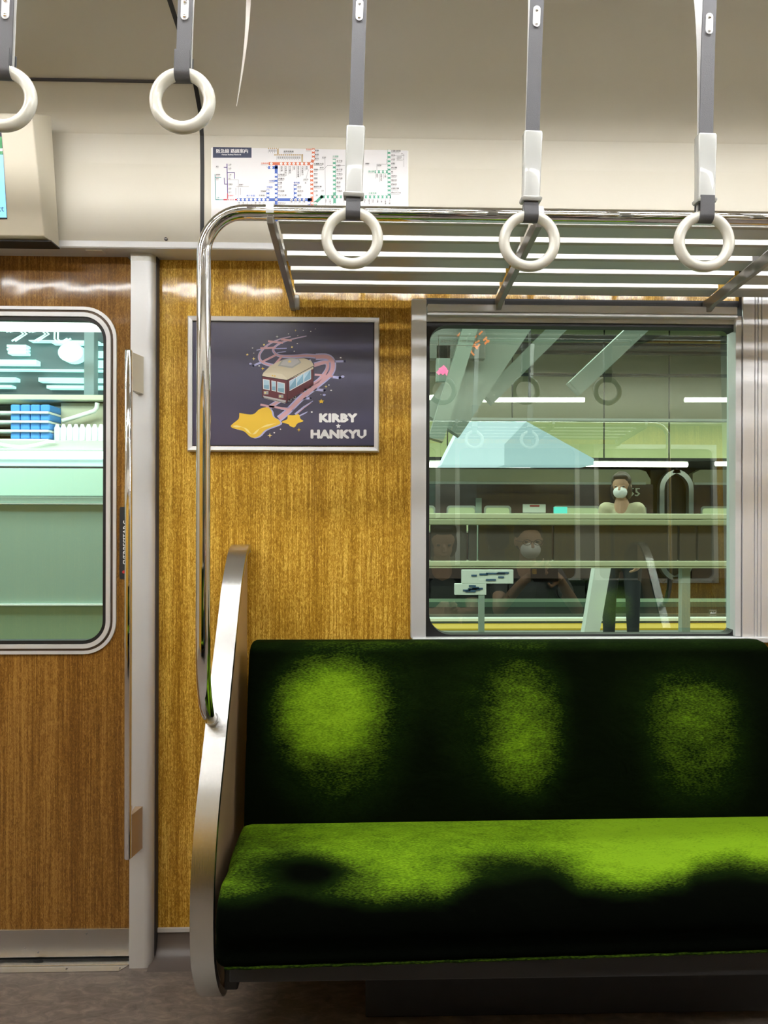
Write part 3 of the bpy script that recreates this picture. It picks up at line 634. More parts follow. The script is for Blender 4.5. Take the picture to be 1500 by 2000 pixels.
lab('宝塚本線', 392, 252, 13, red); lab('箕面線', 706, 155, 13, red); lab('神戸本線', 290, 478, 15, blu); lab('今津線', 448, 376, 14, blu); lab('甲陽線', 432, 418, 14, blu); lab('伊丹線', 620, 388, 14, blu); lab('千里線', 890, 204, 14, gre); lab('嵐山線', 1140, 308, 14, gre); lab('京都本線', 1142, 460, 14, gre)
lab('能勢電鉄線', 550, 170, 14)
for s, v in (('宝塚南口', 332), ('逆瀬川', 360), ('小林', 388), ('仁川', 417), ('甲東園', 446), ('門戸厄神', 475)): lab(s, 510, v)
lab('西宮北口', 510, 528, 14, sub=True); lab('苦楽園口', 376, 476, 13); lab('甲陽園', 388, 446, 13)
for s, v in (('伊丹', 417), ('新伊丹', 446), ('稲野', 475)): lab(s, 646, v, 14)
for s, v in (('箕面', 162), ('牧落', 191), ('桜井', 219), ('石橋阪大前', 256), ('蛍池', 296), ('豊中', 326), ('岡町', 356), ('曽根', 385), ('服部天神', 415), ('庄内', 445), ('三国', 474)): lab(s, 768 if v < 240 else 761, v, 13.5)
for s, v in (('北千里', 236), ('山田', 266), ('南千里', 296), ('千里山', 326), ('関大前', 356), ('豊津', 386), ('吹田', 415), ('下新庄', 445)): lab(s, 918, v, 14)
for s, v in (('京都河原町', 166), ('烏丸', 195), ('大宮', 224), ('西院', 253), ('西京極', 282), ('桂', 311), ('洛西口', 340), ('東向日', 369), ('西向日', 398), ('長岡天神', 427), ('西山天王山', 456)): lab(s, 1300, v, 13.5)
for i, s in enumerate(('清荒神', '売布神社', '中山観音', '山本', '雲雀丘花屋敷', '川西能勢口', '池田')): vlab(s, 530+i*29, 264, 13)
for i, s in enumerate(('神戸三宮', '春日野道', '王子公園', '六甲', '御影', '岡本', '芦屋川')): vlab(s[:3], 233+i*29, 514, 12)
for u, s in ((600, '武庫'), (628, '塚口'), (657, '園田'), (688, '神崎'), (840, '南方'), (868, '崇禅寺'), (962, '相川'), (1110, '茨木'), (1140, '総持寺'), (1168, '富田'), (1198, '高槻'), (1227, '上牧'), (1254, '水無瀬'), (1283, '大山崎')): vlab(s, u, 496, 12)
for u, s in ((1196, '嵐山'), (1225, '松尾大社'), (1254, '上桂')): vlab(s, u, 320, 12)
for i in range(11): vlab('駅名'[:2], 508+i*15, 198, 8)
for i in range(4): vlab('駅名', 448+i*15, 150, 8)
for s, u, v in (('六甲', 165, 258), ('有馬', 165, 285), ('三田', 165, 330), ('谷上', 165, 355), ('鈴蘭台', 165, 396), ('長田', 165, 425), ('湊川', 165, 452), ('新開地', 78, 330), ('西代', 78, 358), ('新神戸', 238, 400), ('粟生', 78, 272)): lab(s, u, v, 10)
lab('高速神戸', 163, 476, 10, rd2); lab('山陽', 80, 490, 11, tea)
fl.line([(838, 208), (842, 640)], 2.2, gyl, 2); fl.line([(765, 292), (826, 292), (855, 262), (976, 262)], 2, gyl, 2); fl.line([(724, 290), (706, 352)], 2, gyl, 2); lab('大阪空港', 686, 362, 9); fl.star(703, 383, 8, gyl, 3, -90, .35, 4)
fl.line([(1200, 292), (1200, 252), (1268, 252), (1268, 218)], 2, gyl, 2); fl.line([(1325, 192), (1392, 192)], 2, gyl, 2); fl.line([(1388, 180), (1388, 270)], 2, gyl, 2); lab('新幹線', 1204, 264, 9); lab('嵯峨野', 1120, 252, 9); lab('近鉄', 1322, 138, 10); lab('京阪電車', 1338, 206, 9); lab('JR', 1372, 182, 9); lab('新大阪', 818, 208, 9); lab('江坂', 812, 440, 9); lab('大阪モノレール', 1338, 220, 7)
lab('新大阪', 802, 280, 9)
fl.line([(430, 268), (448, 288)], 1.5, gyl, 2)
fl.done('map_print', mp_)
bm = bmesh.new(); c0, c1_ = cv2(44, 112), cv2(1420, 640); bx(bm, c0[0], c1_[0], YM+.0002, YM+.0032, c1_[1], c0[1]); obj('map_backing', bm, M['cream_box'], mp_)
# ================================================================ RACK
RY = 1.52
RZ = P(900, 419.5, RY).z; PX = P(397.5, 900, RY).x; RR = .0150
Rb = .088
rail = thing('rack_rail', 'polished chrome handrail bending from seat end up along the luggage rack', 'handrail', (PX, RY, P(397, 1300, RY).z))
path = []
zend = P(413, 1403, 1.652); zb0 = P(397, 1250, RY).z
for t in [i/8 for i in range(9)]:    # lower bend back to the partition
    y = 1.652+(RY-1.652)*(1-(1-t)**2.0); z = zend.z+(zb0-zend.z)*(t**1.35)
    path.append((PX+(zend.x-PX)*(1-t)**1.5, y, z))
path += [(PX, RY, zb0+(RZ-Rb-zb0)*k/3) for k in (1, 2, 3)]
path += [(PX+Rb*(1-cos(a)), RY, RZ-Rb+Rb*sin(a)) for a in [radians(d_) for d_ in range(8, 91, 8)]]+[(PX+Rb+.004, RY, RZ), (.5, RY, RZ), (1.6, RY, RZ), (2.2, RY, RZ)]
obj('rail_tube', tube(bmesh.new(), path, RR, 24), M['chrome'], rail, smooth=60)
e0 = Vector(path[0]); e1 = Vector(path[1]); dn = (e0-e1).normalized()
obj('end_collar', tube(bmesh.new(), [e0-dn*.012, e0+dn*.012], .0162, 24), M['alu_light'], rail, smooth=50)
rk = thing('luggage_rack', 'overhead luggage rack of five aluminium slats above the window', 'rack', (.4, 1.98, 1.80))
bxs = [P(530, 430, 1.53).x, .367, .955, 1.545]
zf, zr = P(900, 441, 1.555).z+.002, P(900, 583, 1.975).z
nsl = 5
for s_ in range(3):
    xa_, xb_ = bxs[s_]+.012, bxs[s_+1]-.012
    for k in range(nsl):
        ya = 1.556+k*.0845; yb = ya+.052; za = zf+(zr-zf)*((ya-1.552)/.42); zb = zf+(zr-zf)*((yb-1.552)/.42)
        pts = [(ya, za+.004), (ya+.001, za+.0155), (ya+.006, za+.0185), (yb-.004, zb+.016), (yb, zb+.011), (yb, zb+.002), (yb-.003, zb), (ya+.016, za), (ya+.006, za+.0004)]
        obj('slat', prism(bmesh.new(), pts, 'x', xa_, xb_), M['slat'], rk, smooth=28)
for i, x_ in enumerate(bxs):
    br = bmesh.new(); hw = .0068
    p_ = [(1.505, RZ-.014), (1.512, RZ-.028), (1.94, zr-.020), (1.968, zr-.032), (1.999, zr-.032), (1.999, zr+.004), (1.972, zr+.004), (1.965, zr+.0035), (1.56, zf+.004), (1.545, RZ-.010), (1.53, RZ-.016)]
    prism(br, p_, 'x', x_-hw, x_+hw); bmesh.ops.bevel(br, geom=br.edges[:], offset=.0012, segments=1, affect='EDGES'); b_ = obj('bracket', br, M['bracket'], rk)
    hk = bmesh.new()
    hk_p = [(RY+(RR+.005)*cos(a), RZ+(RR+.005)*sin(a)) for a in [radians(d_) for d_ in range(-35, 216, 12)]]; hi = [(RY+(RR+.0002)*cos(a), RZ+(RR+.0002)*sin(a)) for a in [radians(d_) for d_ in range(-35, 216, 12)]]
    prism(hk, hk_p+hi[::-1], 'x', x_-hw*1.15, x_+hw*1.15); obj('hook', hk, M['alu_light'], b_, smooth=40)
    obj('foot', box(x_+hw*.2, x_+hw*2.6, 1.975, 1.9995, zr-.030, zr+.006, bev=.002), M['slat'], b_)
# wall strip behind the rack
# ================================================================ SEAT END PARTITION
BX0, BX1 = P(443, 1130, 1.8).x, None
bcx = P(465.5, 1090, 1.93).x; bw = .0245
pr_pts = []
for px_, py_, Y_ in ((0, 1063, 1.985), (0, 1066, 1.95), (0, 1078, 1.915), (0, 1105, 1.875), (0, 1145, 1.83), (0, 1200, 1.79), (0, 1270, 1.74), (0, 1340, 1.695), (0, 1405, 1.655), (0, 1480, 1.612), (0, 1560, 1.568), (0, 1640, 1.533), (0, 1720, 1.512), (0, 1790, 1.505), (0, 1850, 1.508), (0, 1890, 1.52), (0, 1920, 1.545), (0, 1942, 1.59), (0, 1940, 1.65)):
    pr_pts.append((Y_, P(430, py_, Y_).z))
pr_pts += [(1.75, pr_pts[-1][1]+.006), (1.985, pr_pts[-1][1]+.02)]
def offs(pts, d):
    o_ = []
    for i in range(len(pts)):
        a = pts[max(i-1, 0)]; c = pts[min(i+1, len(pts)-1)]; dx, dy = c[0]-a[0], c[1]-a[1]; l = math.hypot(dx, dy)
        o_.append((pts[i][0]-dy/l*d, pts[i][1]+dx/l*d))
    return o_
sm = spl(pr_pts, 5)
pt = thing('seat_partition', 'curved brushed steel seat end with tan inner board left of the bench', 'partition', (bcx, 1.75, 0.1))
inn_ = offs(sm, .016)
if inn_[40][0] < sm[40][0]: inn_ = offs(sm, -.016)
bm = bmesh.new(); prism(bm, sm+inn_[::-1], 'x', bcx-bw, bcx+bw); obj('steel_band', bm, M['steel'], pt, smooth=30)
# tan board filling the loop, inset
brd = offs(sm, -.015 if offs(sm, .016)[40][0] < sm[40][0] else .015)
bm = bmesh.new(); hol = [p for p in brd if p[1] > .16]+[(1.985, .16)]
prism(bm, [p for p in brd if p[1] > .13]+[(1.985, .13)], 'x', bcx-bw*.55, bcx+bw*.62); obj('inner_board', bm, M['tan'], pt, smooth=30)
ed = offs(sm, -.022 if offs(sm, .016)[40][0] < sm[40][0] else .022)
bm = bmesh.new(); n_ = int(len(sm)*.84); prism(bm, inn_[:n_]+ed[:n_][::-1], 'x', bcx+bw*.6, bcx+bw*.97); obj('board_edge', bm, M['bronze'], pt, smooth=30)
bm = bmesh.new(); n_ = int(len(sm)*.72); lo = offs(sm, -.0165 if offs(sm, .016)[40][0] < sm[40][0] else .0165); prism(bm, [p for p in lo[-24:]]+[p for p in lo[-24:]][::-1][:1]+[(1.985, .18), (1.6, .17)], 'x', bcx-bw*.5, bcx+bw*.7) if False else None
bm.free()
# ================================================================ BENCH
SX0 = P(487, 1262, 1.85).x; SX1 = P(1504, 1258, 1.85).x
ben = thing('bench_seat', 'long green velvet bench with brushed light patches beneath the window', 'bench', ((SX0+SX1)/2, 1.75, 0))
def ss(a, b_, x): t = max(0, min(1, (x-a)/(b_-a))); return t*t*(3-2*t)
def blob(x, y, cx, cy, rx, ry, p=2.6, soft=.45):
    d = (abs((x-cx)/rx)**p+abs((y-cy)/ry)**p)**(1/p); return 1-ss(1-soft, 1+soft, d)
def proj(co):   # surface point -> photo pixel scale used only to lay out the brushed and sheen areas
    d = CM.transposed() @ (Vector(co)-Vector((0, 0, CZ))); return 750+F*d.x/-d.z, 1000-F*d.y/-d.z
# back cushion: profile in (y,z)
bt, bb = P(990, 1258, 1.85), P(990, 1612, 1.765)
bprof = [(1.945, bt.z-.012), (1.935, bt.z-.002), (1.90, bt.z+.002), (1.872, bt.z), (1.856, bt.z-.008), (1.849, bt.z-.022)]
nb = 44
for i in range(nb+1):
    t = i/nb; y = 1.847+(1.772-1.847)*t-.012*sin(pi*t); bprof.append((y, bt.z-.03+(bb.z-.04-bt.z+.03)*t))
bprof += [(1.945, bb.z-.04)]
def nap_back(co):
    u, v = proj(co); n = 0
    n += .52*blob(u, v, 635, 1385, 92, 92, 2.2, .5)+.30*blob(u, v, 660, 1430, 110, 135, 2.2, .6)
    n = min(n, .9)
    n += .36*blob(u, v, 1026, 1425, 62, 110, 2.2, .75)+.17*blob(u, v, 985, 1400, 110, 130, 2.2, .5)+.10*blob(u, v, 1030, 1480, 60, 70)
    n += .31*blob(u, v, 1362, 1440, 84, 118, 2.8, .6)+.10*blob(u, v, 1300, 1370, 90, 80, 2.2, .6)+.06*blob(u, v, 1380, 1390, 60, 50)
    n += .10*blob(u, v, 760, 1330, 110, 90, 2, .7)+.05*blob(u, v, 1000, 1440, 700, 220, 3, .5)
    n += .16*ss(1275, 1258, v)  # rim light on the top edge, put into the tone
    return n
def cushion(name, prof_, x0, x1, napf, par, bulge, rc=.018, nx=220, wr=None, labels=None):
    me = bpy.data.meshes.new(name); V = []; Fc = []; xs = []
    ends = [0, .12, .3, .55, .8, 1]
    for e in ends: xs.append((x0+rc*e, e))
    for i in range(1, nx): xs.append((x0+rc+(x1-x0-2*rc)*i/nx, 1))
    for e in ends[::-1]: xs.append((x1-rc*e, e))
    cy = sum(p[0] for p in prof_)/len(prof_); cz_ = sum(p[1] for p in prof_)/len(prof_); n = len(prof_)
    for x, e in xs:
        k = math.sqrt(max(0, 1-(1-e)**2)); sh = rc*(1-k)
        for y, z in prof_:
            d = Vector((y-cy, z-cz_)); l = d.length; q = d*((l-sh)/l)
            yy, zz = cy+q.x, cz_+q.y
            if bulge: yy, zz = bulge(x, yy, zz)
            V.append((x, yy, zz))
    for i in range(len(xs)-1):
        for j in range(n): Fc.append((i*n+j, i*n+(j+1) % n, (i+1)*n+(j+1) % n, (i+1)*n+j))
    Fc.append(tuple(range(n))[::-1]); Fc.append(tuple(range((len(xs)-1)*n, len(xs)*n)))
    me.from_pydata(V, [], Fc); me.materials.append(M['velvet'])
    bm = bmesh.new(); bm.from_mesh(me); bmesh.ops.recalc_face_normals(bm, faces=bm.faces); bm.to_mesh(me); bm.free()
    at_ = me.attributes.new('nap', 'FLOAT', 'POINT'); at_.data.foreach_set('value', [napf(v) for v in V])
    return link(name, me, par, 60)
cushion('backrest', bprof, SX0, SX1, nap_back, ben, None, rc=.010)
# seat cushion
zf0 = P(700, 1884, 1.42).z; ztop = P(1000, 1606, 1.77).z
cp = [(1.90, ztop-.02), (1.80, ztop-.004), (1.775, ztop+.002)]
for i in range(1, 30): t = i/30; cp.append((1.775+(1.50-1.775)*t, ztop+.002+.010*sin(pi*t)+(.002)*t))
Rf = .075
for i in range(0, 13):
    a = radians(90-i*7.5); cp.append((1.50-Rf*cos(a)+0, ztop+.004-Rf+Rf*sin(a)+0))
fy = 1.50-Rf
for i in range(1, 10): t = i/9; cp.append((fy+.006*sin(pi*t), ztop+.004-Rf+(zf0+.012-(ztop+.004-Rf))*t))
cp += [(fy+.004, zf0+.003), (fy+.015, zf0), (1.60, zf0), (1.90, zf0)]
random.seed(3); folds = [(P(u, 1000, 1.6).x, a, y, l) for u, a, y, l in ((985, .0035, 1.60, .7), (1050, .0035, 1.57, .5), (780, .002, 1.62, .5), (1210, .0015, 1.6, .6))]
def bul(x, y, z):
    z += .012*(x-.3)*ss(ztop, zf0, z)+.006*(x-.3)
    if z > ztop-.05:
        z += .0045*sin(x*7.1+1)*ss(1.42, 1.55, y)*(1-ss(1.68, 1.77, y))
        for fx, a, yc, s in folds:
            d = (x-fx-(y-yc)*-.45); z += -a*math.exp(-(d/.007)**2)*blob(0, y, 0, yc, 1, .07)+a*.8*math.exp(-((d-.018)/.012)**2)*blob(0, y, 0, yc, 1, .08)
    return y, z
lim = [(400, 1765), (480, 1770), (560, 1745), (640, 1755), (730, 1765), (850, 1760), (960, 1715), (1060, 1700), (1140, 1735), (1230, 1745), (1330, 1730), (1370, 1700), (1430, 1690), (1500, 1705), (1600, 1720), (1800, 1740)]
def nap_sheen_seat(co):
    u, v = proj(co); L_ = lim[-1][1]
    if co[2] < ztop-.16 or co[1] > 1.80:
        base_ = 0.0
        return base_+.10*ss(zf0+.014, zf0+.002, co[2])+.05*blob(u, v, 1220, 1820, 60, 40)  # front stays dark as if viewed head-on, foot lifted for rim light
    if u < lim[0][0]: L_ = lim[0][1]
    else:
        for (a, b_), (c, d) in zip(lim, lim[1:]):
            if a <= u <= c: L_ = b_+(d-b_)*ss(a, c, u); break
    n = .86*(1-ss(L_-45, L_+32, v))  # bright top: grazing sheen put into the colour along with brushed pile
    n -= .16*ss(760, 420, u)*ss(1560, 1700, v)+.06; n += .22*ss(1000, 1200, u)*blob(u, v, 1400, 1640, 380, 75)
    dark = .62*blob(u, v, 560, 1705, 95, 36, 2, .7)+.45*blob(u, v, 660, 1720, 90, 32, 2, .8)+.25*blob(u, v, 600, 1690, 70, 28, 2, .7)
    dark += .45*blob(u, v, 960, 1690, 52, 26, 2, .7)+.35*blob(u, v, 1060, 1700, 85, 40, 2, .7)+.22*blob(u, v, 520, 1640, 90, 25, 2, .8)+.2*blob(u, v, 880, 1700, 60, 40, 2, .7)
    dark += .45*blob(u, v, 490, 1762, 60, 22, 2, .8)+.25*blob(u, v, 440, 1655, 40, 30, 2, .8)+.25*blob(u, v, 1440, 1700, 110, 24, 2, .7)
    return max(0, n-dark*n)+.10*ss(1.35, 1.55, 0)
cushion('seat_cushion', cp, SX0-.002, SX1, nap_sheen_seat, ben, bul, rc=.028, nx=260)
# piping at foot of the cushion
bm = bmesh.new(); tube(bm, [(SX0+.02+(SX1-SX0-.03)*i/60, fy+.003+.0008*sin(i*1.7), zf0+.018*((SX0+.02+(SX1-SX0-.03)*i/60)-.3)+.0012+.0006*sin(i*2.3)) for i in range(61)], .0028, 8)
pp = obj('piping', bm, M['velvet'], ben, smooth=60); a_ = pp.data.attributes.new('nap', 'FLOAT', 'POINT'); a_.data.foreach_set('value', [.34]*len(pp.data.vertices))  # raised tone on the piping paints in the rim light
obj('seat_base', box(P(448, 1890, 1.46).x, SX1, 1.46, 1.88, P(900, 1913, 1.46).z, zf0+.002, bev=.002), M['base'], ben)
obj('heater_box', box(SX0+.30, SX1, 1.70, 1.99, .03, P(900, 1913, 1.46).z, bev=.004), M['dark'], ben)
obj('end_bracket', box(SX0-.01, SX0+.02, 1.58, 1.90, P(435, 1935, 1.58).z, zf0+.002, bev=.004), M['dark'], ben)
# ================================================================ STRAPS
SY, SZB = 1.30, 2.29
def make_strap(x, Y, zc, rad, tub, lean, grip, label, group, top=SZB, gap=0, zplate=None):
    """hanging strap; origin at its bar; built upright then leaned"""
    r = thing('hand_strap', label, 'hand strap', (x, Y, top), group)
    L_ = top-zc                       # bar to ring centre
    zr_ = top-L_
    bm = bmesh.new(); tube(bm, [(x+rad*cos(a), Y, zr_+rad*sin(a)) for a in [2*pi*i/48 for i in range(48)]], tub, 16, closed=True); obj('ring', bm, M['ring'], r, smooth=80)
    bwid = .0125
    zlo = zr_+rad-tub-.003
    ztopb = top-.012
    def belt(yo, z0, z1, sp0=0, sp1=0):
        b2 = bmesh.new(); n = 10; lo_ = []
        for i in range(n+1):
            t = i/n; z = z0+(z1-z0)*t; y = Y+yo+sp0*(1-t)**3+sp1*t**4*yo*8
            lo_.append([(x-bwid, y-.0012, z), (x+bwid, y-.0012, z), (x+bwid, y+.0012, z), (x-bwid, y+.0012, z)])
        return loft(b2, lo_)
    bl = obj('belt', belt(-.0022, zr_+rad+.01, ztopb, 0, 1), M['belt'], r)
    obj('belt_back', belt(.0022 if not gap else .006, zr_+rad+.01, ztopb, 0, 1), M['belt_edge'], r)
    # loop round the ring
    lp = bmesh.new(); ro = tub+.0030; ri = tub+.0006; cz_ = zr_+rad
    arc = [radians(180+i*180/12) for i in range(13)]
    op = [(Y-ro if gap else Y-.0036, cz_+.034)]+[(Y+ro*cos(a), cz_+ro*sin(a)) for a in arc]+[(Y+ro if gap else Y+.0036, cz_+.034)]
    ip = [(Y-ri if gap else Y-.0012, cz_+.034)]+[(Y+ri*cos(a), cz_+ri*sin(a)) for a in arc]+[(Y+ri if gap else Y+.0012, cz_+.034)]
    prism(lp, op+ip[::-1], 'x', x-bwid*1.04, x+bwid*1.04); obj('ring_loop', lp, M['belt'], r, smooth=40)
    # loop over bar
    lp = bmesh.new(); op = [(Y-.004, top-.04)]+[(Y+.0165*cos(a), top+.0165*sin(a)) for a in [radians(200-i*220/12) for i in range(13)]]+[(Y+.004, top-.04)]; ip = [(Y-.001, top-.04)]+[(Y+.0145*cos(a), top+.0145*sin(a)) for a in [radians(200-i*220/12) for i in range(13)]]+[(Y+.001, top-.04)]
    prism(lp, op+ip[::-1], 'x', x-bwid*1.04, x+bwid*1.04); obj('bar_loop', lp, M['belt'], r, smooth=40)
    if grip:
        g = bmesh.new(); z0, z1 = grip
        lo_ = []
        for z, wx, wy in ((z0, .0172, .011), (z0+.003, .0188, .0125), (z0+.006, .0188, .0125), (z0+.0085, .0155, .0105), (z0+.05, .0158, .0105), (z1-.003, .0172, .0105), (z1, .0160, .0093)):
            q = rr2(-wx, wx, -wy, wy, [.003]*4, 3); lo_.append([(x+a, Y+b_, z) for a, b_ in q])
        obj('grip_sleeve', loft(g, lo_), M['grip'], r, smooth=35)
    zp = zplate if zplate else top-.08
    tt = (zp-(zr_+rad+.01))/(ztopb-(zr_+rad+.01)); dY = -.0022*8*tt**4; Yp = Y; Y = Y+dY
    pl = bmesh.new(); prism(pl, rr2(x-.0065, x+.0065, zp-.019, zp+.019, [.0063]*4, 5), 'y', Y-.0052, Y-.0030); pl_ = obj('rivet_plate', pl, M['alu'], r)
    for s in (-1, 1): obj('rivet', tube(bmesh.new(), [(x, Y-.0078, zp+s*.0125), (x, Y-.007, zp+s*.0125), (x, Y-.004, zp+s*.0125)], [.0022, .0036, .0036], 12), M['chrome'], pl_, smooth=50)
    r.rotation_euler.y = lean
    return r
bar = thing('strap_bar', 'polished steel bar that the hanging straps loop over', 'bar', (0, SY, SZB)); obj('bar_tube', tube(bmesh.new(), [(XL+.3, SY, SZB), (XR-.2, SY, SZB)], .0135, 16), M['chrome'], bar, smooth=60)
for x_ in (-1.9, -1.1, .12, .95, 2.2): obj('hanger', tube(bmesh.new(), [(x_, SY, SZB), (x_, SY, 2.378)], .008, 10), M['alu'], bar, smooth=60)
straps = []
for (u, v, ut, g0_, g1_, pl_, wo, lab_, gp_) in (
    (688, 465, 703, 250, 388, 26, 60, 'hand strap in front of the route map, first with white sleeve', 0),
    (1034, 471, 1047, 260, 396, 38, 60.5, 'hand strap whose ring hangs before the second rack bracket', 0),
    (1375, 472, 1382, 265, 398, 52, 61, 'hand strap hanging furthest from the door, sleeve against cream wall', 1)):
    c = P(u, v, SY); tp = P(ut, 0, SY); lean = math.atan2(tp.x-c.x, tp.z-c.z); xt = c.x+math.tan(lean)*(SZB-c.z); zc = SZB-(SZB-c.z)/cos(lean)
    rad = .5*(121 if u != 688 else 121)/1400*SY-.0098
    z0_, z1_ = P(u, g1_, SY).z, P(u, g0_, SY).z
    straps.append(make_strap(xt, SY, zc, rad, .0098, lean, (z0_, z1_), lab_, 'hand straps with long white sleeves', gap=gp_, zplate=P(u, pl_, SY).z))
s = dup(straps[2], 'white-sleeved hand strap beyond the frame, showing only in the window reflection', 'hand straps with long white sleeves', loc=(straps[2].location.x+.3185, SY, SZB), name='hand_strap.020')
SY2 = 1.235
for (u, v, ut, pl_, lab_) in ((356.5, 197, 363, 21, 'short hand strap without sleeve hanging over the black ceiling gasket'), (7, 193, 14, 19, 'short hand strap without sleeve hanging before the door display')):
    c = P(u, v, SY2); tp = P(ut, 0, SY2); lean = math.atan2(tp.x-c.x, tp.z-c.z); xt = c.x+math.tan(lean)*(SZB-c.z); zc = SZB-(SZB-c.z)/cos(lean)
    straps.append(make_strap(xt, SY2, zc, .5*128/1400*SY2-.0105, .0105, lean, None, lab_, 'short hand straps by the door', gap=1, zplate=P(u, pl_, SY2).z))
bar2 = thing('short_strap_bar', 'steel bar over the doorway carrying the short straps', 'bar', (-1, SY2, SZB)); obj('bar_tube', tube(bmesh.new(), [(-2.1, SY2, SZB), (-.18, SY2, SZB)], .0135, 16), M['chrome'], bar2, smooth=60)
for x_ in (-2.0, -.22): obj('hanger', tube(bmesh.new(), [(x_, SY2, SZB), (x_, SY2, 2.378)], .008, 10), M['alu'], bar2, smooth=60)
# clear plastic blade hanging from the ceiling
a0 = P(487, -60, 1.35); b0 = P(462, 208, 1.35)
bm = bmesh.new(); lo_ = []
for t in [i/8 for i in range(9)]:
    c = a0.lerp(b0, t**1.0); wd = .0052*(1-t)+.0004; c = c+Vector((.006*sin(pi*t), 0, 0)); lo_.append([(c.x-wd, c.y-.0004, c.z), (c.x+wd, c.y-.0004, c.z), (c.x+wd, c.y+.0004, c.z), (c.x-wd, c.y+.0004, c.z)])
lo_[0] = [(p[0], p[1], 2.384) for p in lo_[0]]
tag(obj('hanging_strip', loft(bm, lo_), mat('clear_strip', (.42, .39, .36), .25, coat=.6)), 'thin tapering grey plastic strip hanging from the ceiling near the gasket', 'strip')
# ================================================================ LAMPS IN THE CAR
ORD = ('first', 'second', 'third', 'fourth', 'fifth', 'sixth', 'seventh', 'eighth', 'ninth', 'tenth', 'eleventh', 'twelfth')
for yy, side in ((1.08, 'over the bench'), (sym(1.08), 'on the far side of the ceiling')):
    for i, xx in enumerate((-3.1, -1.93, -.76, .41, 1.58, 2.75)):
        l = thing('ceiling_lamp', 'long white ceiling tube lamp '+side+', '+ORD[i]+' from door', 'lamp', (xx+.55, yy, 2.44), 'ceiling tube lamps '+side)
        obj('housing', box(xx, xx+1.12, yy-.045, yy+.045, 2.435, 2.461, bev=.004), M['alu_light'], l)
        bm = bmesh.new(); tube(bm, [(xx+.03, yy, 2.410), (xx+1.09, yy, 2.410)], .0165, 12); obj('tube', bm, M['lamp'], l, smooth=60)
# ================================================================ FAR SIDE OF THE CAR (seen in reflections)
CXR = .76
ROT = lambda o: (2*CXR-o.location.x, 2*YC-o.location.y, o.location.z)
far_bench = dup(ben, 'second green velvet bench, across the aisle from the first', loc=ROT(ben), rotz=pi, name='bench_seat.001')
fb2 = dup(ben, 'green velvet bench behind the viewpoint', loc=(far_bench.location.x-(SX1-SX0)-.01, far_bench.location.y, 0), rotz=pi, name='bench_seat.002')
dup(pt, 'curved brushed steel seat end across the aisle', loc=ROT(pt), rotz=pi, name='seat_partition.001')
dup(rail, 'chrome handrail along the rack across the aisle', loc=ROT(rail), rotz=pi, name='rack_rail.001')
dup(rk, 'luggage rack across the aisle', loc=ROT(rk), rotz=pi, name='luggage_rack.001')
dup(bar, 'polished steel strap bar across the aisle', loc=(0, sym(SY), SZB), name='strap_bar.001')
for i in range(6):
    s = dup(straps[0], 'white-sleeved hand strap across the aisle, '+ORD[i]+' of the far row from the door', 'far row of hand straps', loc=(-.62+.3185*i+(.0), sym(SY), SZB), name='hand_strap.%03d' % (i+5))
yb = YB
zs2, zt2 = .865, 1.80; M['tan_blind'] = mat('grey_blind', (.17, .165, .14), .8)  # grey for sheets added to haze the window reflection, shared by the piers
struct('wall_back_lower', box(XL, XR, yb-.03, yb, 0, zs2), M['wood']); struct('wall_back_upper', box(XL, XR, yb-.03, yb, zt2, 1.95), M['wood'])
for a, b_ in ((XL, -.35), (.52, .62), (1.46, 1.56), (2.4, XR)): struct('wall_back_pier', box(a, b_, yb-.03, yb, zs2, zt2), M['tan_blind'] if 0 < a < 2 else M['wood'])
struct('trim_rail_back', box(XL, XR, yb-.01, yb+.085, 1.928, 1.947), M['alu_light'])
for i, (a, b_) in enumerate(((-.35, .52), (.62, 1.46), (1.56, 2.4))):
    wb = thing('window_%d' % (i+2), '', 'window', ((a+b_)/2, yb, zs2)); del wb['category']; wb['kind'] = 'structure'; wb['label'] = 'carriage window across the aisle'
    ob = ringframe(bmesh.new(), rrect(a, b_, zs2, zt2, .001, 6), rrect(a+.03, b_-.03, zs2+.03, zt2-.03, .04, 6), yb-.03, yb+.005); obj('frame', ob, M['alu'], wb); obj('blind', box(a+.02, b_-.02, yb-.024, yb-.020, zs2+.02, zt2-.02), M['tan_blind'], wb)  # unseen sheet added behind each pane to lift the reflection
    bm = bmesh.new(); bm.faces.new([bm.verts.new((x, yb-.015, z)) for x, z in rrect(a+.03, b_-.03, zs2+.03, zt2-.03, .04, 6)]); obj('pane', bm, M['glass'], wb)
for nm, x_ in (('wall_end_left', XL), ('wall_end_right', XR)): struct(nm, box(x_-.03, x_, yb-.03, 2.03, 0, 2.42), M['cream'])
# ================================================================ OUTSIDE
def om(name, col, rough=.6, metal=0, emit=None, es=0): return mat(name, col, rough, metal, emit=emit, es=es)
O_dark = om('tunnel_dark', (.035, .045, .042)); O_conc = om('platform_concrete', (.20, .22, .20)); O_cr = om('cream_green_paint', (.55, .60, .42)); O_mar = om('train_maroon', (.085, .055, .055), .25); O_wh = om('white_paint', (.75, .82, .78)); O_gr = om('grey_green_paint', (.30, .38, .34)); O_yel = om('warning_yellow', (.62, .42, .03)); O_pan = om('barrier_panel', (.085, .074, .072), .35)
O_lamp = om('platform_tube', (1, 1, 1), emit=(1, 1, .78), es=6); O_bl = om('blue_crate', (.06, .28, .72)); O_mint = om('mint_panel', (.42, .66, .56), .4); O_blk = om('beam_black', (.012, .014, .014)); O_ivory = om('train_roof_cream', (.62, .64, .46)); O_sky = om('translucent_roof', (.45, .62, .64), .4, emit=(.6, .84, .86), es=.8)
O_til = om('tan_wall', (.24, .235, .175))
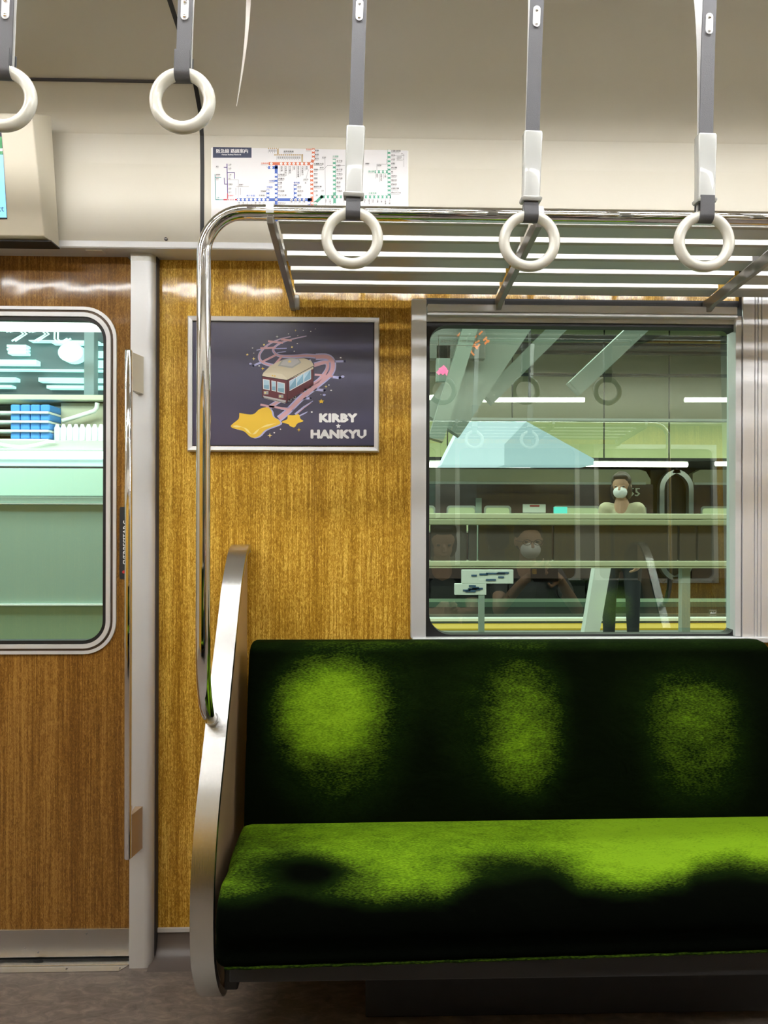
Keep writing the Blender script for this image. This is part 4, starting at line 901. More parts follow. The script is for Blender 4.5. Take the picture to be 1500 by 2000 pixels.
def ob(nm, label, cat, a, b_, c, d, Y0, Y1, m_, bev=.004, group=None):
    p = P(a, 1000, Y0); q = P(b_, 1000, Y0); return tag(obj(nm, box(p.x, q.x, Y0, Y1, P(750, d, Y0).z, P(750, c, Y0).z, bev=bev), m_), label, cat, group)
struct('ground', box(-6, 12, 2.35, 7.9, -.25, -.02), O_conc)
struct('ground_track', box(-30, 40, 7.9, 40, -1.3, -1.15), O_dark)
bm = bmesh.new(); bx(bm, -6, 12, 7.55, 7.9, -.0195, .0); tag(obj('platform_edge_stripe', bm, O_yel), 'yellow warning stripe along the edge of the platform', 'stripe')
ob('platform_edge_kerb', 'pale kerb behind the yellow platform stripe', 'kerb', 700, 1600, 1208, 1214, 7.9, 8.0, O_wh)
struct('wall_station', box(-30, 40, 33, 33.2, -1.2, 9), O_til)
struct('ceiling_station', box(-30, 40, 9, 33, 5.25, 5.35), om('station_soffit', (.42, .46, .30)))
struct('ceiling_platform', box(-7, 13, 2.4, 9.0, 3.55, 3.62), om('canopy_soffit', (.14, .17, .15)))
# barrier
br = thing('platform_barrier', 'platform barrier with cream rails and dark panels beyond the window', 'barrier', (1.6, 4.2, 0))
YB_ = 4.2
def brp(nm, c, d, m_, dy=.08, x0=-.9, x1=5.2): return obj(nm, box(x0, x1, YB_, YB_+dy, P(1140, d, YB_).z, P(1140, c, YB_).z, bev=.006), m_, br)
brp('cap_rail', 1003, 1014, O_cr, .14); brp('cap_fascia', 1014.5, 1026, om('rail_olive', (.36, .40, .26)), .10); brp('lower_rail', 1096, 1107, O_cr, .12); brp('rail_shadow_line', 1107.5, 1110, O_cr, .10)  # last piece is a thin cream lip under the lower rail
xe = [P(u, 1000, YB_).x for u in (560, 840, 915, 935, 1083, 1330, 1366, 1432, 1600)]
for a, b_ in zip(xe, xe[1:]): obj('panel', box(a+.006, b_-.006, YB_+.03, YB_+.06, P(1140, 1096, YB_).z, P(1140, 1026, YB_).z, bev=.004), O_pan, br)
for u in (640, 1345): p = P(u, 1000, YB_); obj('post', box(p.x-.025, p.x+.025, YB_+.03, YB_+.08, -.02, P(1140, 1108, YB_).z), O_gr, br)
# leaning white post
a_, b_ = P(1186, 1112, 5.2), P(1158, 1262, 5.2)
bm = bmesh.new(); loft(bm, [[(c.x-s*.055, 5.2, c.z), (c.x+s*.055, 5.2, c.z), (c.x+s*.055, 5.28, c.z), (c.x-s*.055, 5.28, c.z)] for c, s in ((Vector((P(1140, 1000, 5.2).x+0, 0, -.02)), 1), (P(1186, 1060, 5.2), 1.1))]); tag(obj('white_post', bm, O_wh), 'leaning pale post behind the platform barrier, beside the standing person', 'post')
# far maroon train
YT = 18.0
tr = thing('maroon_train', 'dark maroon train with cream roof band standing beyond the platform', 'train', (4, YT, -1.15))
def tp(nm, a, b_, c, d, Y0, Y1, m_, par=tr, bev=.01): p, q = P(a, 1000, Y0), P(b_, 1000, Y0); return obj(nm, box(p.x, q.x, Y0, Y1, P(750, d, Y0).z, P(750, c, Y0).z, bev=bev), m_, par)
bm = bmesh.new(); xa_, xb_ = P(300, 1000, YT).x, P(1278, 1000, YT).x; tp('body', 100, 1276, 944, 1130, YT, YT+2.6, O_mar)
tp('body', 1352, 2300, 944, 1130, YT, YT+2.6, O_mar)
for a, b_ in ((100, 1270), (1352, 2300)):
    p, q = P(a, 1000, YT), P(b_, 1000, YT); z0, z1 = P(750, 944, YT).z, P(750, 915, YT).z
    pts = [(p.x, z0), (q.x, z0), (q.x, z0+.12), (q.x-.12, z1-.05), (q.x-.3, z1), (p.x+.2, z1), (p.x, z1-.1)]
    obj('roof_band', prism(bmesh.new(), pts, 'y', YT-.02, YT+2.6), O_ivory, tr)
tp('roof_line', 100, 1262, 940, 945, YT-.06, YT, O_wh); tp('roof_line', 1356, 2300, 940, 945, YT-.06, YT, O_wh)
tp('vestibule', 1270, 1358, 915, 1130, YT+.2, YT+2.4, O_blk)
# gangway frame
bm = bmesh.new(); z1 = P(750, 914, YT).z; x0_, x1_ = P(1286, 1000, YT).x, P(1352, 1000, YT).x
ringframe(bm, rrect(x0_, x1_, -.5, z1, .5, 8), rrect(x0_+.12, x1_-.12, -.4, z1-.1, .42, 8), YT-.08, YT+.1); obj('gangway_frame', bm, om('silver_frame', (.45, .5, .5), .3, .8), tr)
glw = om('lit_train_window', (.3, .36, .24), .2, emit=(.42, .52, .26), es=.5); gfr = om('window_chrome', (.5, .55, .5), .3, .7)
for a, b_ in ((872, 930), (945, 998), (1080, 1172), (1190, 1262), (1368, 1440), (1460, 1530), (760, 850)):
    x0_, x1_ = P(a, 1000, YT).x, P(b_, 1000, YT).x; z1 = P(750, 987, YT).z; z0 = P(750, 1040, YT).z
    f = obj('window', ringframe(bmesh.new(), rrect(x0_, x1_, z0, z1, .09, 5), rrect(x0_+.04, x1_-.04, z0+.04, z1-.05, .07, 5), YT-.03, YT+.02), gfr, tr)
    obj('pane', prism(bmesh.new(), rrect(x0_+.04, x1_-.04, z0+.04, z1-.05, .07, 5), 'y', YT-.012, YT), glw, f)
tp('door_post', 929, 941, 972, 1100, YT-.05, YT, O_gr)
tp('notice', 1021, 1066, 984, 1001, YT-.03, YT, O_wh); tp('notice_stripe', 1035, 1054, 985, 989, YT-.04, YT-.02, flatmat('notice_red', (.5, .1, .1)))
tp('destination_board', 1082, 1108, 989, 1002, YT-.06, YT, om('board_led', (.05, .2, .18), emit=(.1, .75, .6), es=.9))
bm = bmesh.new(); q = P(1228, 969, YT-.05); text(bm, '55', lambda u, v: (q.x+u, YT-.05, q.z+v), size=.30, bold=.01); obj('number', bm, O_wh, tr)
bm = bmesh.new(); bx(bm, -10, 20, YT+.3, YT+2.2, -1.15, -.55, bev=.02); obj('underframe', bm, O_blk, tr)
for i in range(14): bm = bmesh.new(); tube(bm, [(-2+i*1.0+(.3 if i % 2 else 0), YT+.2, -.75), (-2+i*1.0+(.3 if i % 2 else 0), YT+.35, -.75)], .38, 20); obj('wheel', bm, O_blk, tr)
for y in (9.5, 10.9, 14.2, 15.6): tag(obj('track_rail', box(-12, 24, y, y+.08, -1.15, -1.0), om('rail_steel', (.45, .5, .44), .3, .7)), {9.5: 'steel track rail nearest the yellow platform stripe', 10.9: 'second steel track rail from the platform, before the trough', 14.2: 'steel track rail just beyond the cable trough', 15.6: 'steel track rail closest to the maroon train'}[y], 'rail', 'track rails')
ob('cable_trough', 'long green-grey cable trough between the tracks', 'trough', 500, 2000, 1176, 1186, 12.4, 12.9, om('trough_green', (.16, .25, .18)))
# platform lamps, then tubes standing in for reflected car lamps
for i, (a, b_, c, d, Y, dz) in enumerate(((838, 1036, 902, 914, 15.5, 0), (1144, 1342, 902, 911, 15.5, 0), (1398, 1560, 902, 909, 15.5, 0))):
    p, q = P(a, c, Y), P(b_, c, Y); zc_ = P(a, (c+d)/2, Y).z
    l = thing('platform_lamp', ('bright tube lamp above the %s train roof' % ('left half of the', 'right half of the', 'far end of the')[i]).replace('the the', 'the').replace('train roof', 'maroon train'), 'lamp', ((p.x+q.x)/2, Y, zc_))
    obj('tube', tube(bmesh.new(), [(p.x, Y, zc_), (q.x, Y, zc_)], .055, 12), O_lamp, l, smooth=60); obj('reflector', box(p.x-.05, q.x+.05, Y-.09, Y+.09, zc_+.07, zc_+.1), O_wh, l)
    for xx in (p.x+.4, q.x-.4): obj('hanger', box(xx-.012, xx+.012, Y-.012, Y+.012, zc_+.1, 5.25), O_blk, l)
for i, (a, b_, sl_) in enumerate(((927, 1141, 0), (1338, 1560, 0), (700, 905, 12))):  # tubes added outside in place of ceiling lamp reflections in the glass
    Y = 6.6; p, q = P(a, 781+sl_, Y), P(b_, 781-sl_, Y)
    l = thing('canopy_lamp', ('thin yellow-white tube lamp under the dark canopy, in the %s of the window' % ('middle', 'far corner', 'near corner')[i]), 'lamp', ((p.x+q.x)/2, Y, p.z))
    obj('tube', tube(bmesh.new(), [p, q], .022, 10), O_lamp, l, smooth=60); obj('hanger', box((p.x+q.x)/2-.01, (p.x+q.x)/2+.01, Y-.01, Y+.01, p.z+.02, 3.55), O_blk, l)
# beams
for i, (v, t_2, Y, mm, lb) in enumerate(((655, 5, 8.0, O_blk, 'uppermost thin black'), (672, 6, 8.2, O_blk, 'second thin black'), (682, 4, 8.4, O_blk, 'third thin black'), (728, 2, 9, O_blk, 'hair-thin dark'), (817, 2.5, 10, O_wh, 'thin white'), (895, 3, 14, O_blk, 'lowest black'))):
    ob('roof_beam', lb+' horizontal roof member seen through the window', 'beam', 300, 2200, v-t_2, v+t_2, Y, Y+.1, mm, bev=.002)
ob('olive_fascia', 'olive fascia band above the platform lamps', 'fascia', 300, 2200, 819, 893, 16.4, 16.6, om('fascia_olive', (.40, .46, .25)))
ob('tan_fascia', 'broad grey-tan fascia under the canopy', 'fascia', 200, 2300, 690, 815, 17.2, 17.4, om('fascia_tan', (.34, .34, .25)))  # paints the ceiling's reflection in the glass as a band outside
for (a, b_, c, d, wd, lb) in ((1040, 560, 860, 830, .16, 'broad pale'), (1130, 600, 950, 780, .06, 'thin pale'), (1300, 590, 1120, 760, .07, 'second thin'), (930, 600, 850, 860, .05, 'nearest thin')):
    yy = {'b': 5.2, 't': 5.6, 's': 6.0, 'n': 4.85}[lb[0]]; p, q = P(a, b_, yy), P(c, d, yy); bm = bmesh.new(); dr = (q-p).normalized(); p = p-dr*((3.58-p.z)/-dr.z); q = q if lb[0] != 'n' else q; nn = Vector((dr.z, 0, -dr.x))*wd
    loft(bm, [[v+nn-Vector((0, .06, 0)), v-nn-Vector((0, .06, 0)), v-nn+Vector((0, .06, 0)), v+nn+Vector((0, .06, 0))] for v in (p, q)]); tag(obj('canopy_brace', bm, om('brace_grey', (.24, .31, .275))), lb+' diagonal brace under the canopy', 'brace')
# pale skylight roof
sk_ = thing('kiosk_roof', 'pale blue sloping kiosk roof beyond the platform lamps', 'roof', tuple(P(1000, 905, 12.5)))
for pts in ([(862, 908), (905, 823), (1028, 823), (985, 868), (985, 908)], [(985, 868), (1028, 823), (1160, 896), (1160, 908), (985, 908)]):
    bm = bmesh.new(); prism(bm, [(lambda p: (p.x, p.z))(P(u, v, 12.5)) for u, v in pts], 'y', 12.5, 13.3); obj('roof_panel', bm, O_sky if pts[0][0] == 862 else om('roof_panel_blue', (.38, .55, .58), .4, emit=(.5, .76, .78), es=.6), sk_)  # panels given emission so the roof looks lit, no lamp here
# LED sign
ls = thing('led_sign', 'dark sign with orange, green and pink lit marks beyond window corner', 'sign', tuple(P(890, 760, 5.0)))
p, q = P(800, 700, 5.0), P(948, 615, 5.0); obj('sign_box', box(p.x, q.x, 5.0, 5.08, p.z, q.z, bev=.004), om('sign_face', (.13, .16, .14), .3), ls)
obj('hanger', box((p.x+q.x)/2-.02, (p.x+q.x)/2+.02, 5.02, 5.06, q.z, 3.55), O_gr, ls)
led = {'o': om('led_orange', (.3, .1, .03), emit=(.75, .24, .08), es=.8), 'g': om('led_green', (.02, .3, .08), emit=(.08, .8, .22), es=.9), 'p': om('led_pink', (.5, .1, .2), emit=(.95, .25, .45), es=.9)}
random.seed(5)
for (cx_, cy_, n_, key, sx, sy) in ((925, 655, 16, 'o', 30, 26), (915, 682, 16, 'o', 16, 14), (916, 642, 5, 'g', 10, 8), (866, 728, 7, 'p', 10, 12)):
    bm = bmesh.new()
    if key == 'p': r0 = P(852, 745, 5.0); r1 = P(880, 708, 5.0); obj('small_box', box(r0.x, r1.x, 5.0, 5.05, r0.z, r1.z+.12, bev=.003), O_gr, ls)
    for i in range(n_):
        u, v = cx_+random.uniform(-sx, sx), cy_+random.uniform(-sy, sy); p = P(u, v, 4.995); a = random.choice((.8, -.8, .5)); l_ = .018
        d_ = Vector((cos(a), 0, sin(a)))*l_; nn = Vector((-sin(a), 0, cos(a)))*(.006 if key == 'o' else .014)
        bm.faces.new([bm.verts.new(x) for x in (p-d_-nn, p+d_-nn, p+d_+nn, p-d_+nn)])
    obj('lit_dots', bm, led[key], ls)
# white notice boards low on the platform
nb_ = thing('notice_board', 'white notice boards with dark print standing behind the barrier', 'board', tuple(P(950, 1180, 5.0)))
for a, b_, c, d in ((902, 1003, 1113, 1140), (888, 950, 1140, 1162)):
    p, q = P(a, d, 5.0), P(b_, c, 5.0); s_ = obj('sheet', box(p.x, q.x, 5.0, 5.03, p.z, q.z, bev=.003), O_wh, nb_)
    bm = bmesh.new()
    for i in range(7):
        u, v = random.uniform(a+15, b_-25), random.uniform(c+6, d-5); r_ = P(u, v, 4.996); bx(bm, r_.x, r_.x+random.uniform(.03, .09), 4.994, 5.0, r_.z, r_.z+.012)
    obj('print', bm, flatmat('board_ink', (.04, .10, .2)), s_)
p = P(940, 1162, 5.02); obj('leg', box(p.x-.02, p.x+.02, 5.0, 5.03, -.02, p.z), O_gr, nb_)
# ---- view through the door window
YD = 4.0
struct('wall_kiosk', box(P(-700, 1000, 5.2).x, P(330, 1000, 5.2).x, 5.2, 5.3, -.02, 3.2), om('kiosk_wall', (.11, .15, .17)))
def kb(nm, a, b_, c, d, Y0, Y1, m_, lb, cat, bev=.004, group=None): return ob(nm, lb, cat, a, b_, c, d, Y0, Y1, m_, bev, group)
E_w = om('lit_white', (.9, .95, .95), emit=(.86, 1, .98), es=1.25); E_c = om('lit_mint', (.6, .9, .85), emit=(.45, .85, .78), es=.85)
l = thing('kiosk_lamp', 'long bright light strip along the top edge of door window view', 'lamp', tuple(P(50, 632, 4.4))); obj('diffuser', box(P(-500, 0, 4.4).x, P(205, 0, 4.4).x, 4.4, 4.5, P(50, 640, 4.4).z, P(50, 622, 4.4).z, bev=.004), E_w, l); obj('hanger', box(P(50, 0, 4.4).x-.01, P(50, 0, 4.4).x+.01, 4.44, 4.46, P(50, 622, 4.4).z, 3.55), O_gr, l)
# big lit characters
bm = bmesh.new(); q = P(-45, 668, 5.12)
text(bm, 'つつじ', lambda u, v: (q.x+.2+u, 5.12, q.z+v), size=.155, bold=.012); tg = thing('lit_lettering', 'glowing white characters on dark kiosk wall under the light strip', 'sign', tuple(q)); obj('letters', bm, E_c, tg)
bm = bmesh.new(); c = P(141, 690, 5.15); prism(bm, [(c.x+.088*cos(a), c.z+.068*sin(a)) for a in [2*pi*i/28 for i in range(28)]], 'y', 5.12, 5.2); cl = thing('round_sign', 'round glowing mint sign on the kiosk wall', 'sign', tuple(c)); obj('disc', bm, E_c, cl)
rows_ = {0: 'upper', 1: 'middle', 2: 'lower'}
for a, b_, c, d, lb in ((12, 50, 679, 684, 'top strip of the small stack at left'), (12, 50, 686, 690, 'middle strip of the small stack at left'), (14, 50, 692, 697, 'bottom strip of the small stack at left'), (-60, 70, 708, 717, 'thick strip below the small stack'), (178, 230, 690, 700, 'short strip right of the round sign'), (180, 230, 708, 720, 'thick strip below right of the round sign'), (-60, 172, 726, 728, 'long hairline strip'), (178, 230, 726, 728, 'hairline strip right of the grey post'), (74, 166, 742, 750, 'upper strip just left of the grey post'), (-60, 30, 742, 749, 'upper strip at the left edge, below the hairline'), (90, 168, 757, 763, 'lowest strip just left of the grey post'), (-60, 22, 757, 762, 'lowest strip at the left edge'), (180, 230, 743, 749, 'upper strip right of the grey post, below hairline'), (180, 230, 757, 763, 'lowest strip right of the grey post'), (55, 190, 670, 671.5, 'upper of two hairlines above the round sign'), (100, 200, 675, 676, 'lower of two hairlines above the round sign')):
    ob('menu_strip', 'glowing '+lb, 'sign', a, b_, c, d, 5.13, 5.2, E_c, .002 if d-c > 3 else 0, 'glowing strip signs on the kiosk wall')
kb('kiosk_post', 163, 183, 640, 1400, 5.0, 5.08, om('kiosk_post_grey', (.28, .38, .42)), 'grey-blue upright post on the kiosk wall', 'post')
kb('kiosk_shelf', -500, 330, 775, 785, 4.6, 4.9, O_cr, 'cream shelf running below the glowing strips', 'shelf')
bc = thing('crate_rack', 'rack of blue crates on dark shelves beside the white bottles', 'rack', tuple(P(58, 858, 4.5)))
for i in range(4):
    c = 790+i*18
    for j in range(4):
        u = 20+j*19.5; p, q = P(u, c+13, 4.5), P(u+18.5, c, 4.5); obj('crate', box(p.x, q.x, 4.5, 4.7, p.z, q.z, bev=.008), O_bl, bc)
    p, q = P(-200, c+16.5, 4.5), P(97, c+14, 4.5); obj('shelf_edge', box(p.x, q.x, 4.48, 4.75, p.z, q.z, bev=.001), O_wh, bc)
kb('machine_casing', 118, 330, 791, 868, 4.66, 4.9, om('beige_casing', (.42, .42, .32)), 'beige metal casing behind the white bottles', 'casing')
p, q = P(-300, 858, 4.78), P(97, 794, 4.78); obj('back_panel', box(p.x, q.x, 4.78, 4.9, p.z, q.z), O_blk, bc)
bm = bmesh.new(); tube(bm, [P(122, 822, 4.6), P(140, 817, 4.6), P(184, 803, 4.6), P(189, 797, 4.6), P(190, 787, 4.6)], .014, 10); tag(obj('pipe', bm, O_wh, smooth=60), 'white bent pipe rising across the beige casing', 'pipe')
O_bot = om('bottle_white', (.85, .95, .95))
for i in range(11):
    c = P(105+i*12.4, 858, 4.5); bm = bmesh.new(); pts_ = [(c.x, 4.55, c.z-.008), (c.x, 4.55, c.z), (c.x, 4.55, c.z+.075), (c.x, 4.55, c.z+.088), (c.x, 4.55, c.z+.10)]
    tube(bm, pts_, [.017, .0185, .0185, .012, .009], 12); tag(obj('white_bottle', bm, O_bot, smooth=40), 'white bottle, '+ORD[i]+' from the blue crates, on the kiosk ledge', 'bottle', 'white bottles on the kiosk counter')
kb('bottle_shelf', -300, 330, 863, 880, 4.45, 4.7, om('shelf_grey', (.40, .44, .38)), 'grey ledge carrying crates and bottles', 'ledge')
bm = bmesh.new(); tube(bm, [P(-60+i*14, 862+10*sin(min(1, max(0, (i-3)/8))*pi), 4.43) for i in range(13)], .008, 8); tag(obj('hose', bm, O_wh, smooth=60), 'pale hose sagging in front of the ledge', 'hose')
kc = thing('kiosk_counter', 'kiosk counter with bright white front edge and mint panel below', 'counter', tuple(P(50, 970, 4.4)))
def kp2(par, nm, c, d, Y0, Y1, m_, bev=.003): p, q = P(-400, d, Y0), P(330, c, Y0); return obj(nm, box(p.x, q.x, Y0, Y1, P(150, d, Y0).z, P(150, c, Y0).z, bev=bev), m_, par)
kp2(kc, 'edge_light', 881, 896, 4.3, 4.6, E_w); kp2(kc, 'front_board', 896.5, 911, 4.32, 4.6, om('counter_pale', (.5, .7, .68), emit=(.5, .75, .72), es=.35)); kp2(kc, 'joint_line', 911.5, 914.5, 4.31, 4.6, O_blk, 0); kp2(kc, 'mint_panel', 915, 969, 4.3, 4.5, om('mint_light', (.46, .66, .56))); kp2(kc, 'plinth', 969.5, 1420, 4.34, 4.5, O_gr)
ks = thing('platform_screen', 'large grey-green platform screen filling lower part of the door window', 'screen', tuple(P(50, 1400, 3.6)))
kp2(ks, 'top_rail', 970, 983, 3.6, 3.66, om('grey_rail', (.24, .32, .28))); kp2(ks, 'top_edge', 983.2, 985, 3.58, 3.66, O_wh, 0); kp2(ks, 'upper_board', 985.2, 1180, 3.6, 3.65, om('screen_mint_grey', (.30, .42, .365), .3)); kp2(ks, 'joint', 1180.2, 1183, 3.58, 3.65, O_wh, 0); kp2(ks, 'lower_board', 1183.2, 1500, 3.6, 3.65, om('screen_green', (.25, .35, .24), .3))
# ================================================================ PEOPLE
def capsule(bm, a, b_, ra, rb, n=12):
    a, b_ = Vector(a), Vector(b_); d = b_-a; L_ = d.length or 1e-4; path_, rs = [], []
    for k in range(4): t = radians(-90+k*30); path_.append(a-d/L_*ra*(-sin(t)*1)); rs.append(max(ra*cos(t), .001))
    path_ = [a-d/L_*ra*cos(radians(k*30)) for k in range(3)]+[a, b_]+[b_+d/L_*rb*sin(radians(k*30)) for k in (1, 2, 3)]
    rs = [max(ra*sin(radians(k*30)), .001) for k in range(3)]+[ra, rb]+[max(rb*cos(radians(k*30)), .001) for k in (1, 2, 3)]
    tube(bm, path_, rs, n)
def ell(bm, c, r, seg=20, rot=None):
    q = bmesh.ops.create_uvsphere(bm, u_segments=seg, v_segments=seg//2+2, radius=1)
    mt = Matrix.Translation(c) @ (rot or Matrix.Identity(4)) @ Matrix.Diagonal((*r, 1)); bmesh.ops.transform(bm, matrix=mt, verts=q['verts'])
def fuse(name, bm, m_, par, vox=.008, smooth_it=4):
    me = bpy.data.meshes.new(name); bm.to_mesh(me); bm.free(); o = bpy.data.objects.new(name, me); COL.objects.link(o)
    r = o.modifiers.new('r', 'REMESH'); r.mode = 'VOXEL'; r.voxel_size = vox; s = o.modifiers.new('s', 'SMOOTH'); s.iterations = smooth_it; s.factor = .5
    dg = bpy.context.evaluated_depsgraph_get(); me2 = bpy.data.meshes.new_from_object(o.evaluated_get(dg)); bpy.data.objects.remove(o); me2.materials.clear(); me2.materials.append(m_)
    return link(name, me2, par, 80)
def person(base, label, facing, J, skin, hairm, topm, botm, shoem, mask=None, glasses=False, hair='short', group=None):
    """J: joints in local space (facing +Y), rotated by facing about z and moved to base"""
    R = Matrix.Translation(base) @ Matrix.Rotation(facing, 4, 'Z')
    t = thing('person', label, 'person', base)
    def X(p): return R @ Vector(p)
    def done(bm, nm, m_, par=t, vox=.008, sm_=4): bmesh.ops.transform(bm, matrix=R, verts=bm.verts); return fuse(nm, bm, m_, par, vox, sm_)
    H = Vector(J['head']); nk = Vector(J['neck']); ch = Vector(J['chest']); pv = Vector(J['pelvis'])
    rt = Matrix.Rotation(J.get('nod', 0), 4, 'X')
    hp = lambda x, y, z: H+(rt @ Vector((x, y, z)))
    b = bmesh.new()
    ell(b, hp(0, -.008, .02), (.076, .092, .10), rot=rt); ell(b, hp(0, .022, -.045), (.058, .066, .068), rot=rt); ell(b, hp(0, .06, -.085), (.026, .024, .022), rot=rt)
    ell(b, hp(0, .092, -.02), (.012, .016, .022), rot=rt); ell(b, hp(0, .103, -.032), (.015, .012, .010), rot=rt)
    for s in (-1, 1): ell(b, hp(s*.078, -.005, -.008), (.010, .018, .030), rot=rt); ell(b, hp(s*.032, .072, -.005), (.014, .010, .010), rot=rt)
    ell(b, hp(0, .083, -.062), (.024, .010, .008), rot=rt)
    capsule(b, nk, hp(0, -.01, -.04), .052, .05); capsule(b, ch+Vector((0, 0, .08)), nk, .09, .055)
    for s, k in ((-1, 'L'), (1, 'R')):
        sh, el_, wr = Vector(J['sh'+k]), Vector(J['el'+k]), Vector(J['wr'+k]); capsule(b, sh, el_, .046, .038); capsule(b, el_, wr, .038, .026)
        hd_ = Vector(J['hd'+k]).normalized(); side = Vector(J.get('sd'+k, (1, 0, 0))).normalized(); pn = hd_.cross(side).normalized()
        for q in (-.5, -.17, .17, .5): capsule(b, wr+side*q*.03, wr+hd_*.085+side*q*.062, .014, .0115, 8)
        for q, ln in ((-.5, .062), (-.17, .075), (.17, .08), (.5, .070)):
            k0 = wr+hd_*.085+side*q*.066; k1 = k0+(hd_*.75+pn*J.get('curl', .5)).normalized()*ln*.55; k2 = k1+(hd_*.3+pn*J.get('curl', .5)*2).normalized()*ln*.5; capsule(b, k0, k1, .0092, .0085, 8); capsule(b, k1, k2, .0085, .0075, 8)
        th = wr+hd_*.02+side*.024*(-s); t1 = th+(hd_*.6+side*(-s)*.8).normalized()*.045; t2 = t1+(hd_*.9+pn*.4).normalized()*.035; capsule(b, th, t1, .012, .0105, 8); capsule(b, t1, t2, .0105, .009, 8)
    done(b, 'body', skin, vox=.0065, sm_=2)
    b = bmesh.new(); up = Vector((0, 0, 1))
    for z_, rx, ry in ((.0, .15, .10), (.5, .132, .095), (1.0, .145, .10)):
        ell(b, pv.lerp(ch, z_), (rx, ry, .12))
    ell(b, ch+Vector((0, 0, .06)), (.135, .085, .075))
    for s, k in ((-1, 'L'), (1, 'R')):
        sh, el_, wr = Vector(J['sh'+k]), Vector(J['el'+k]), Vector(J['wr'+k]); capsule(b, ch+Vector((s*.08, 0, .09)), sh, .07, .066); sl_ = J.get('sleeve', .5)
        capsule(b, sh, sh.lerp(el_, min(1, sl_)), .064, .056)
        if sl_ > 1: capsule(b, el_, el_.lerp(wr, sl_-1), .052, .040)
    done(b, 'shirt', topm, vox=.010)
    b = bmesh.new(); ell(b, pv+Vector((0, 0, -.04)), (.17, .125, .11))
    for s, k in ((-1, 'L'), (1, 'R')): capsule(b, pv+Vector((s*.09, 0, -.05)), J['kn'+k], .088, .062); capsule(b, J['kn'+k], J['an'+k], .064, .050)
    done(b, 'trousers', botm, vox=.012)
    for s, k in ((-1, 'L'), (1, 'R')):
        a = Vector(J['an'+k]); b = bmesh.new(); capsule(b, a+Vector((0, -.03, -.045)), a+Vector((0, .15, -.055)), .042, .036); ell(b, a+Vector((0, -.01, -.02)), (.045, .06, .05)); done(b, 'shoe', shoem, vox=.008)
    b = bmesh.new(); ell(b, hp(0, -.022, .045), (.086, .094, .092), rot=rt)
    if hair == 'bob':
        for s in (-1, 1): ell(b, hp(s*.058, -.025, -.03), (.034, .062, .085), rot=rt)
        ell(b, hp(0, -.06, -.03), (.075, .045, .09), rot=rt); ell(b, hp(0, .045, .085), (.062, .04, .03), rot=rt)
    else:
        ell(b, hp(0, -.045, .0), (.080, .060, .08), rot=rt)
        ell(b, hp(0, .026, .088), (.068, .054, .036), rot=rt)
    done(b, 'hair', hairm, vox=.007, sm_=2)
    if mask:
        b = bmesh.new(); ell(b, hp(0, .050, -.052), (.060, .066, .054), rot=rt); done(b, 'mask', mask, vox=.006, sm_=3)
    if glasses:
        b = bmesh.new()
        for s in (-1, 1):
            tube(b, [hp(s*.033+.025*cos(a), .100, -.004+.016*sin(a)) for a in [2*pi*i/20 for i in range(20)]], .0018, 6, closed=True); tube(b, [hp(s*.058, .099, 0), hp(s*.078, .07, .002), hp(s*.082, -.01, .0)], .0018, 6)
        tube(b, [hp(-.009, .102, 0), hp(.009, .102, 0)], .0018, 6)
        bmesh.ops.transform(b, matrix=R, verts=b.verts); obj('glasses', b, om('glasses_frame', (.35, .30, .25), .2, .9), t, smooth=60)
    for s in (-1, 1):
        b = bmesh.new(); ell(b, hp(s*.032, .0765, -.002), (.011, .008, .0065), 12, rt); bmesh.ops.transform(b, matrix=R, verts=b.verts); obj('eye', b, om('eye_dark', (.03, .025, .02), .15) if 'eye_dark' not in bpy.data.materials else bpy.data.materials['eye_dark'], t, smooth=80)
    return t, R
skin = om('skin', (.46, .27, .18), .5); hb = om('black_hair', (.012, .011, .011), .45); hbr = om('brown_hair', (.05, .03, .02), .5); msk = om('mask_white', (.78, .80, .80), .7); bsh = om('black_cloth', (.02, .021, .024), .8); nvy = om('dark_trousers', (.025, .028, .035), .8); bei = om('beige_cloth', (.50, .47, .32), .8); shm = om('black_shoe', (.02, .02, .02), .4); grt = om('charcoal_shirt', (.05, .052, .055), .8)
seated = dict(head=(0, .04, 1.15), neck=(0, .0, 1.01), chest=(0, -.05, .84), pelvis=(0, -.10, .615), shL=(-.165, -.03, .945), shR=(.165, -.03, .945), knL=(-.11, .34, .55), knR=(.11, .34, .55), anL=(-.11, .38, .10), anR=(.11, .38, .10))
Jm = dict(seated, elL=(-.21, .19, .75), elR=(.25, .17, .75), wrL=(-.10, .36, .93), wrR=(.10, .36, .93), hdL=(.5, .1, .35), hdR=(-.5, .1, .35), sdL=(.2, .2, 1), sdR=(.2, -.2, 1), nod=-.08, curl=.5)
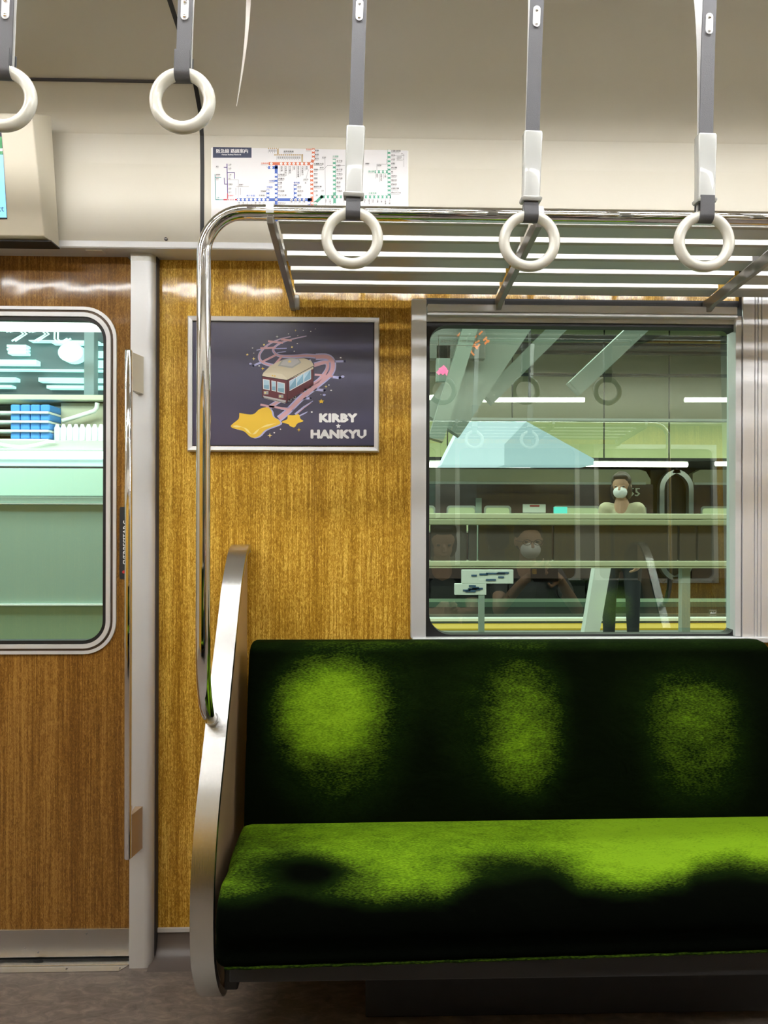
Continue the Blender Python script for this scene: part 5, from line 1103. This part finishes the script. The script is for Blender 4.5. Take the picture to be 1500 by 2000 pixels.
man, Rm = person((1.0, sym(1.56), 0), 'seated man across the aisle in white mask and glasses holding up phone', 0, Jm, skin, hb, grt, nvy, shm, mask=msk, glasses=True)
ph = thing('phone', 'black phone held up by the masked man with glasses', 'phone', tuple(Rm @ Vector((0, .40, .95))))
b = bmesh.new(); bx(b, -.076, .076, .40, .409, .925, 1.0, bev=.003); bmesh.ops.transform(b, matrix=Rm, verts=b.verts); obj('case', b, om('phone_black', (.02, .02, .022), .25), ph)
b = bmesh.new(); bx(b, -.07, -.045, .409, .412, .965, .995, bev=.001); bmesh.ops.transform(b, matrix=Rm, verts=b.verts); obj('camera_bump', b, M['chrome'], ph)
Jw = dict(seated, elL=(-.20, .04, .72), elR=(.18, .04, .72), wrL=(-.08, .26, .74), wrR=(.08, .26, .74), hdL=(.35, .4, .1), hdR=(-.35, .4, .1), sdL=(.3, -.1, .8), sdR=(-.3, -.1, .8), nod=-.35)
person((.48, sym(1.56), 0), 'seated person across the aisle in black, head bent, dark hair', 0, Jw, skin, hb, bsh, nvy, shm, mask=None, hair='bob')
stand = dict(head=(0, .03, 1.475), neck=(0, 0, 1.355), chest=(0, -.02, 1.17), pelvis=(0, 0, .88), shL=(-.135, 0, 1.275), shR=(.135, 0, 1.275), elL=(-.19, -.02, 1.03), elR=(.19, .0, 1.03), wrL=(-.17, .14, .86), wrR=(.10, .20, 1.06), hdL=(.05, .3, -.7), hdR=(-.3, .5, .2), sdL=(.3, .8, 0), sdR=(.8, 0, .4), knL=(-.10, .02, .47), knR=(.10, .03, .47), anL=(-.10, 0, .10), anR=(.11, -.02, .10), sleeve=1.8)
q = P(1214, 1000, 6.3)
person((q.x, 6.3, -.015), 'person in white mask and beige top standing behind platform barrier', pi-.5, stand, skin, hbr, bei, nvy, shm, mask=msk, hair='bob')
# panes face the cabin
for o_ in bpy.data.objects:
    if o_.type == 'MESH' and o_.name.startswith('pane') and o_.data.materials and o_.data.materials[0] in (M['glass'], M['glass_door']):
        front = o_.parent.location.y > 0
        if (o_.data.polygons[0].normal.y > 0) == front: o_.data.flip_normals()
